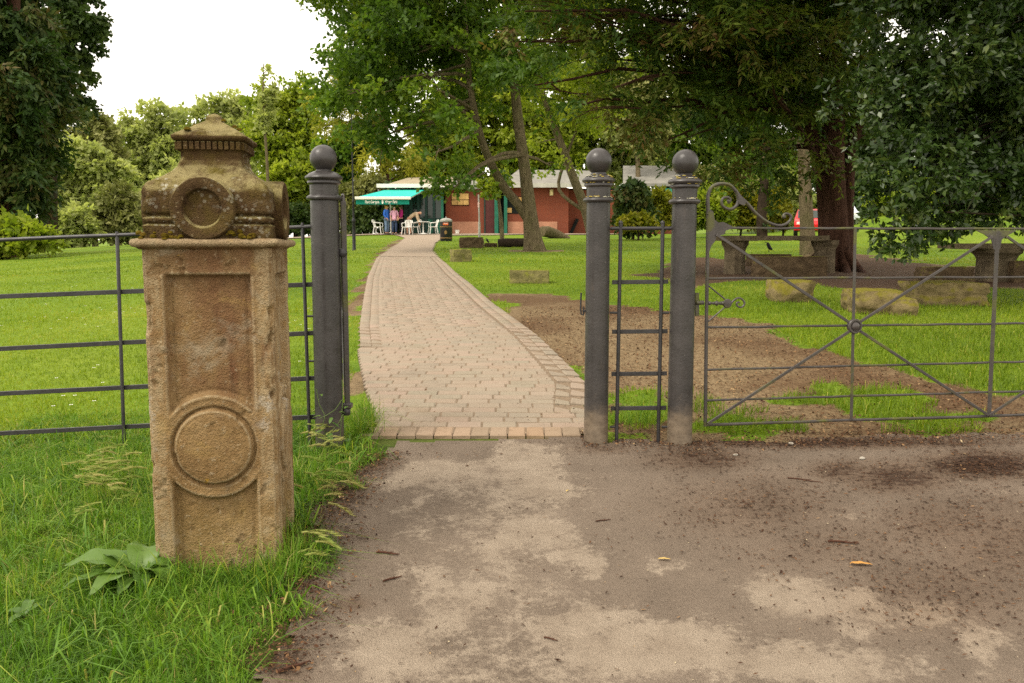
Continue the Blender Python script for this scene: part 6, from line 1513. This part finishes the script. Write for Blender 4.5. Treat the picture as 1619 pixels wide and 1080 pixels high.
for (u, v, az, L, W, ri) in [(506, 624, -60, .035, .018, .2), (525, 660, -100, .04, .02, -.4), (508, 658, 180, .05, .018, .1), (536, 652, 20, .035, .02, .1), (524, 668, -20, .05, .018, -.2), (512, 680, 200, .06, .03, -.2), (518, 684, -60, .07, .035, -.3), (545, 646, 60, .03, .02, .5), (512, 704, -30, .12, .05, .25), (535, 722, 5, .13, .08, .15), (495, 690, 180, .08, .04, .3), (560, 712, 40, .07, .05, .3), (500, 712, 230, .08, .05, .3), (549, 700, 100, .06, .05, .4)]:
    q = st(u, v, -.02) if v < 690 else gnd(u, v + 6) + Vector((0, 0, .02)); leaf(wd_, q, math.radians(az), L, W, ri, .3, M_DOCK, random.random() * .8)

# ------------------------------------------------------------------ leaf litter, needles and wood chips
M_LIT = leafmat('litter_flake', [(0, (0.020, 0.010, 0.006)), (.35, (0.060, 0.028, 0.015)), (.65, (0.13, 0.065, 0.030)), (.85, (0.24, 0.14, 0.065)), (.95, (0.36, 0.25, 0.13)), (1, (0.48, 0.40, 0.26))], .85, .15, .05)
def flakes(name, X, Y, off, l0, l1, asp, label, tint, tilt=.35):
    n = len(X); z = gz(X, Y) + off; a = RNG.random(n) * 2 * math.pi; l = RNG.uniform(l0, l1, n); w_ = l * asp * RNG.uniform(.6, 1.4, n)
    d = np.stack([np.cos(a), np.sin(a), RNG.normal(0, tilt, n)], 1); s = np.stack([-np.sin(a), np.cos(a), RNG.normal(0, tilt, n)], 1)
    c = np.stack([X, Y, z + np.abs(RNG.normal(0, .15, n)) * l], 1); k = w_[:, None] * .5; L = l[:, None] * .5
    V = np.stack([c - d * L, c + s * k + np.array([0, 0, 1]) * k * .3, c + d * L, c - s * k], 1).reshape(-1, 3)
    return kind(mesh_np(name, V, np.arange(n * 4).reshape(-1, 4), M_LIT, tint=np.repeat(tint, 4)), 'stuff', label)
# brown leaves banked along the asphalt edges
ex, ey = [], []
for i in range(1, len(ASPH) - 3):
    a, b_ = ASPH[i], ASPH[i + 1]; L = np.hypot(*(b_ - a)); n = int(L * (2300 if i < 9 else 1500)); t_ = RNG.random(n); nn = np.array([-(b_ - a)[1], (b_ - a)[0]]) / L
    off = RNG.normal(-.03, .085, n)
    ex.append(a[0] + (b_[0] - a[0]) * t_ + nn[0] * off); ey.append(a[1] + (b_[1] - a[1]) * t_ + nn[1] * off)
X = np.concatenate(ex); Y = np.concatenate(ey); ok = ~in_pillar(X, Y, .0); X, Y = X[ok], Y[ok]
mid_path = (X > -.75) & (X < .38) & (Y > 4.5); X, Y = X[~mid_path], Y[~mid_path]
flakes('leaf_litter', X, Y, .022, .005, .020, .5, 'brown dead leaves and bark gathered along the asphalt edges', np.clip(RNG.beta(1.3, 2.2, len(X)), 0, 1))
# needles and crumbs on the asphalt itself
wgt = np.clip(needle * (.4 + 1.2 * fbm(AV[:, 0] * 5, AV[:, 1] * 5, 0, 99)), 0, 1) ** 2.3 + .006; vis = (AV[:, 1] > 1.3) & (AV[:, 0] > -1.3) & (AV[:, 0] < 4.2); wgt = wgt * vis; wgt /= wgt.sum()
ii = RNG.choice(len(AV), 12000, p=wgt); X = AV[ii, 0] + RNG.normal(0, .02, len(ii)); Y = AV[ii, 1] + RNG.normal(0, .02, len(ii))
flakes('fallen_needles', X, Y, .016, .006, .026, .28, 'reddish brown needles and crumbs scattered over the asphalt', np.clip(RNG.beta(1.2, 3.2, len(X)), 0, 1), .15)
X = RNG.uniform(-1.1, 4.2, 1300); Y = RNG.uniform(1.3, 4.8, 1300); ok = inpoly(X, Y, ASPH); flakes('grit', X[ok], Y[ok], .015, .003, .009, .7, 'dark and pale grit specks on the asphalt', RNG.choice([.1, .2, .92, 1.0], ok.sum()), .2)
# wood chips on the bare earth
N = 52000; Y = 4.85 + 5.6 * RNG.random(N) ** 1.2; X = RNG.uniform(.1, 6.0, N); ok = (bare(X, Y) > .5) & cull(X, Y) & ~inpoly(X, Y, PATHPOLY) & (RNG.random(N) < .25 + 1.1 * fbm(X * 1.2, Y * 1.2, 0, 91)); X, Y = X[ok], Y[ok]
flakes('wood_chips', X, Y, .006, .009, .028, .40, 'brown wood chips and dead leaves on the bare earth beside the path', np.clip(.08 + .9 * RNG.beta(1.7, 1.9, len(X)), 0, 1))
N = 1500; Y = RNG.uniform(4.85, 9, N); X = RNG.uniform(-1.1, .9, N); ok = inpoly(X, Y, PATHPOLY) & (RNG.random(N) < .2 + .8 * (np.abs(X - (xl(Y) + xr(Y)) / 2) / .8)); flakes('path_crumbs', X[ok], Y[ok], .045, .006, .022, .5, 'dry crumbs and leaf bits lying on the brick path', np.clip(RNG.beta(1.5, 2.0, ok.sum()), 0, 1), .15)

# ------------------------------------------------------------------ single twigs, leaves and pebbles on the asphalt
M_TWIG = plain('twig_bark', (.060, .028, .018), .9, .1, var=.4, scale=40); M_PEB = plain('pale_pebble', (.33, .30, .25), .8, .2, var=.2, scale=30)
def twig(u0, v0, u1, v1, r_, label):
    a, b_ = gnd(u0, v0), gnd(u1, v1); up = Vector((0, 0, .014 + r_)); a += up; b_ += up; k = (b_ - a); s = Vector((-k.y, k.x, 0)) * .06
    m = MB(); m.tube([a, a + k * .35 + s, a + k * .7 - s * .4, b_], [r_, r_ * .95, r_ * .8, r_ * .5], 6); q = a + k * .45; m.tube([q, q + k * .22 + s * 3.0], [r_ * .7, r_ * .3], 5)
    return tag(m.build('twig', M_TWIG, smooth=True, origin=a), label, 'twig', 'twigs on the asphalt')
twig(595, 880, 632, 885, .0045, 'brown twig on the grey asphalt right of the pillar foot')
twig(606, 926, 636, 920, .004, 'short bent twig below the brown twig by the pillar foot')
twig(1309, 864, 1358, 866, .0045, 'straight dark twig lying level on the asphalt below the wide gate')
twig(942, 832, 966, 829, .003, 'small reddish twig in the middle of the asphalt')
twig(440, 1078, 490, 1058, .006, 'pale stick at the lower edge by the grass')
twig(860, 1020, 882, 1024, .003, 'tiny twig near the bottom middle of the asphalt')
twig(1245, 762, 1300, 770, .003, 'long thin twig below the wide gate near its hinge end')
def pebble(u, v, r_, label):
    p = gnd(u, v); m = MB(); rg = random.Random(u)
    m.lathe([(r_ * .6, 0), (r_, r_ * .35), (r_ * .85, r_ * .8), (r_ * .3, r_ * 1.1), (.0005, r_ * 1.12)], 9, Matrix.Translation(p + Vector((0, 0, .012))) @ Matrix.Rotation(rg.random() * 3, 4, 'Z') @ Matrix.Scale(1.4, 4, (1, 0, 0)))
    return tag(m.build('pebble', M_PEB, smooth=True, origin=p), label, 'pebble', 'pale pebbles on the asphalt')
pebble(537, 807, .010, 'white pebble on the asphalt left edge beside the brown litter')
pebble(1250, 708, .013, 'largest pale pebble in front of the wide gate')
pebble(1363, 732, .013, 'grey pebble in the dark needles before the wide gate')
pebble(1163, 724, .010, 'pale pebble among brown litter beside the gate bollard')
M_DLEAF = leafmat('fallen_leaf', [(0, (.42, .20, .05)), (1, (.5, .36, .12))], .7, .2, .1)
def fleaf(u, v, az, L, label, tn):
    p = gnd(u, v); o_ = leaf(None, p + Vector((0, 0, .018)), math.radians(az), L, L * .28, .15, .15, M_DLEAF, tn, 'fallen_leaf'); return tag(o_, label, 'leaf')
fleaf(1343, 899, -8, .085, 'narrow orange dead leaf on the asphalt below the straight dark twig', .1)
fleaf(1040, 892, -5, .05, 'small pale dead leaf in the middle right of the asphalt', .9)
fleaf(895, 784, 60, .03, 'tiny yellow green leaf on the pale dust', 1.0)
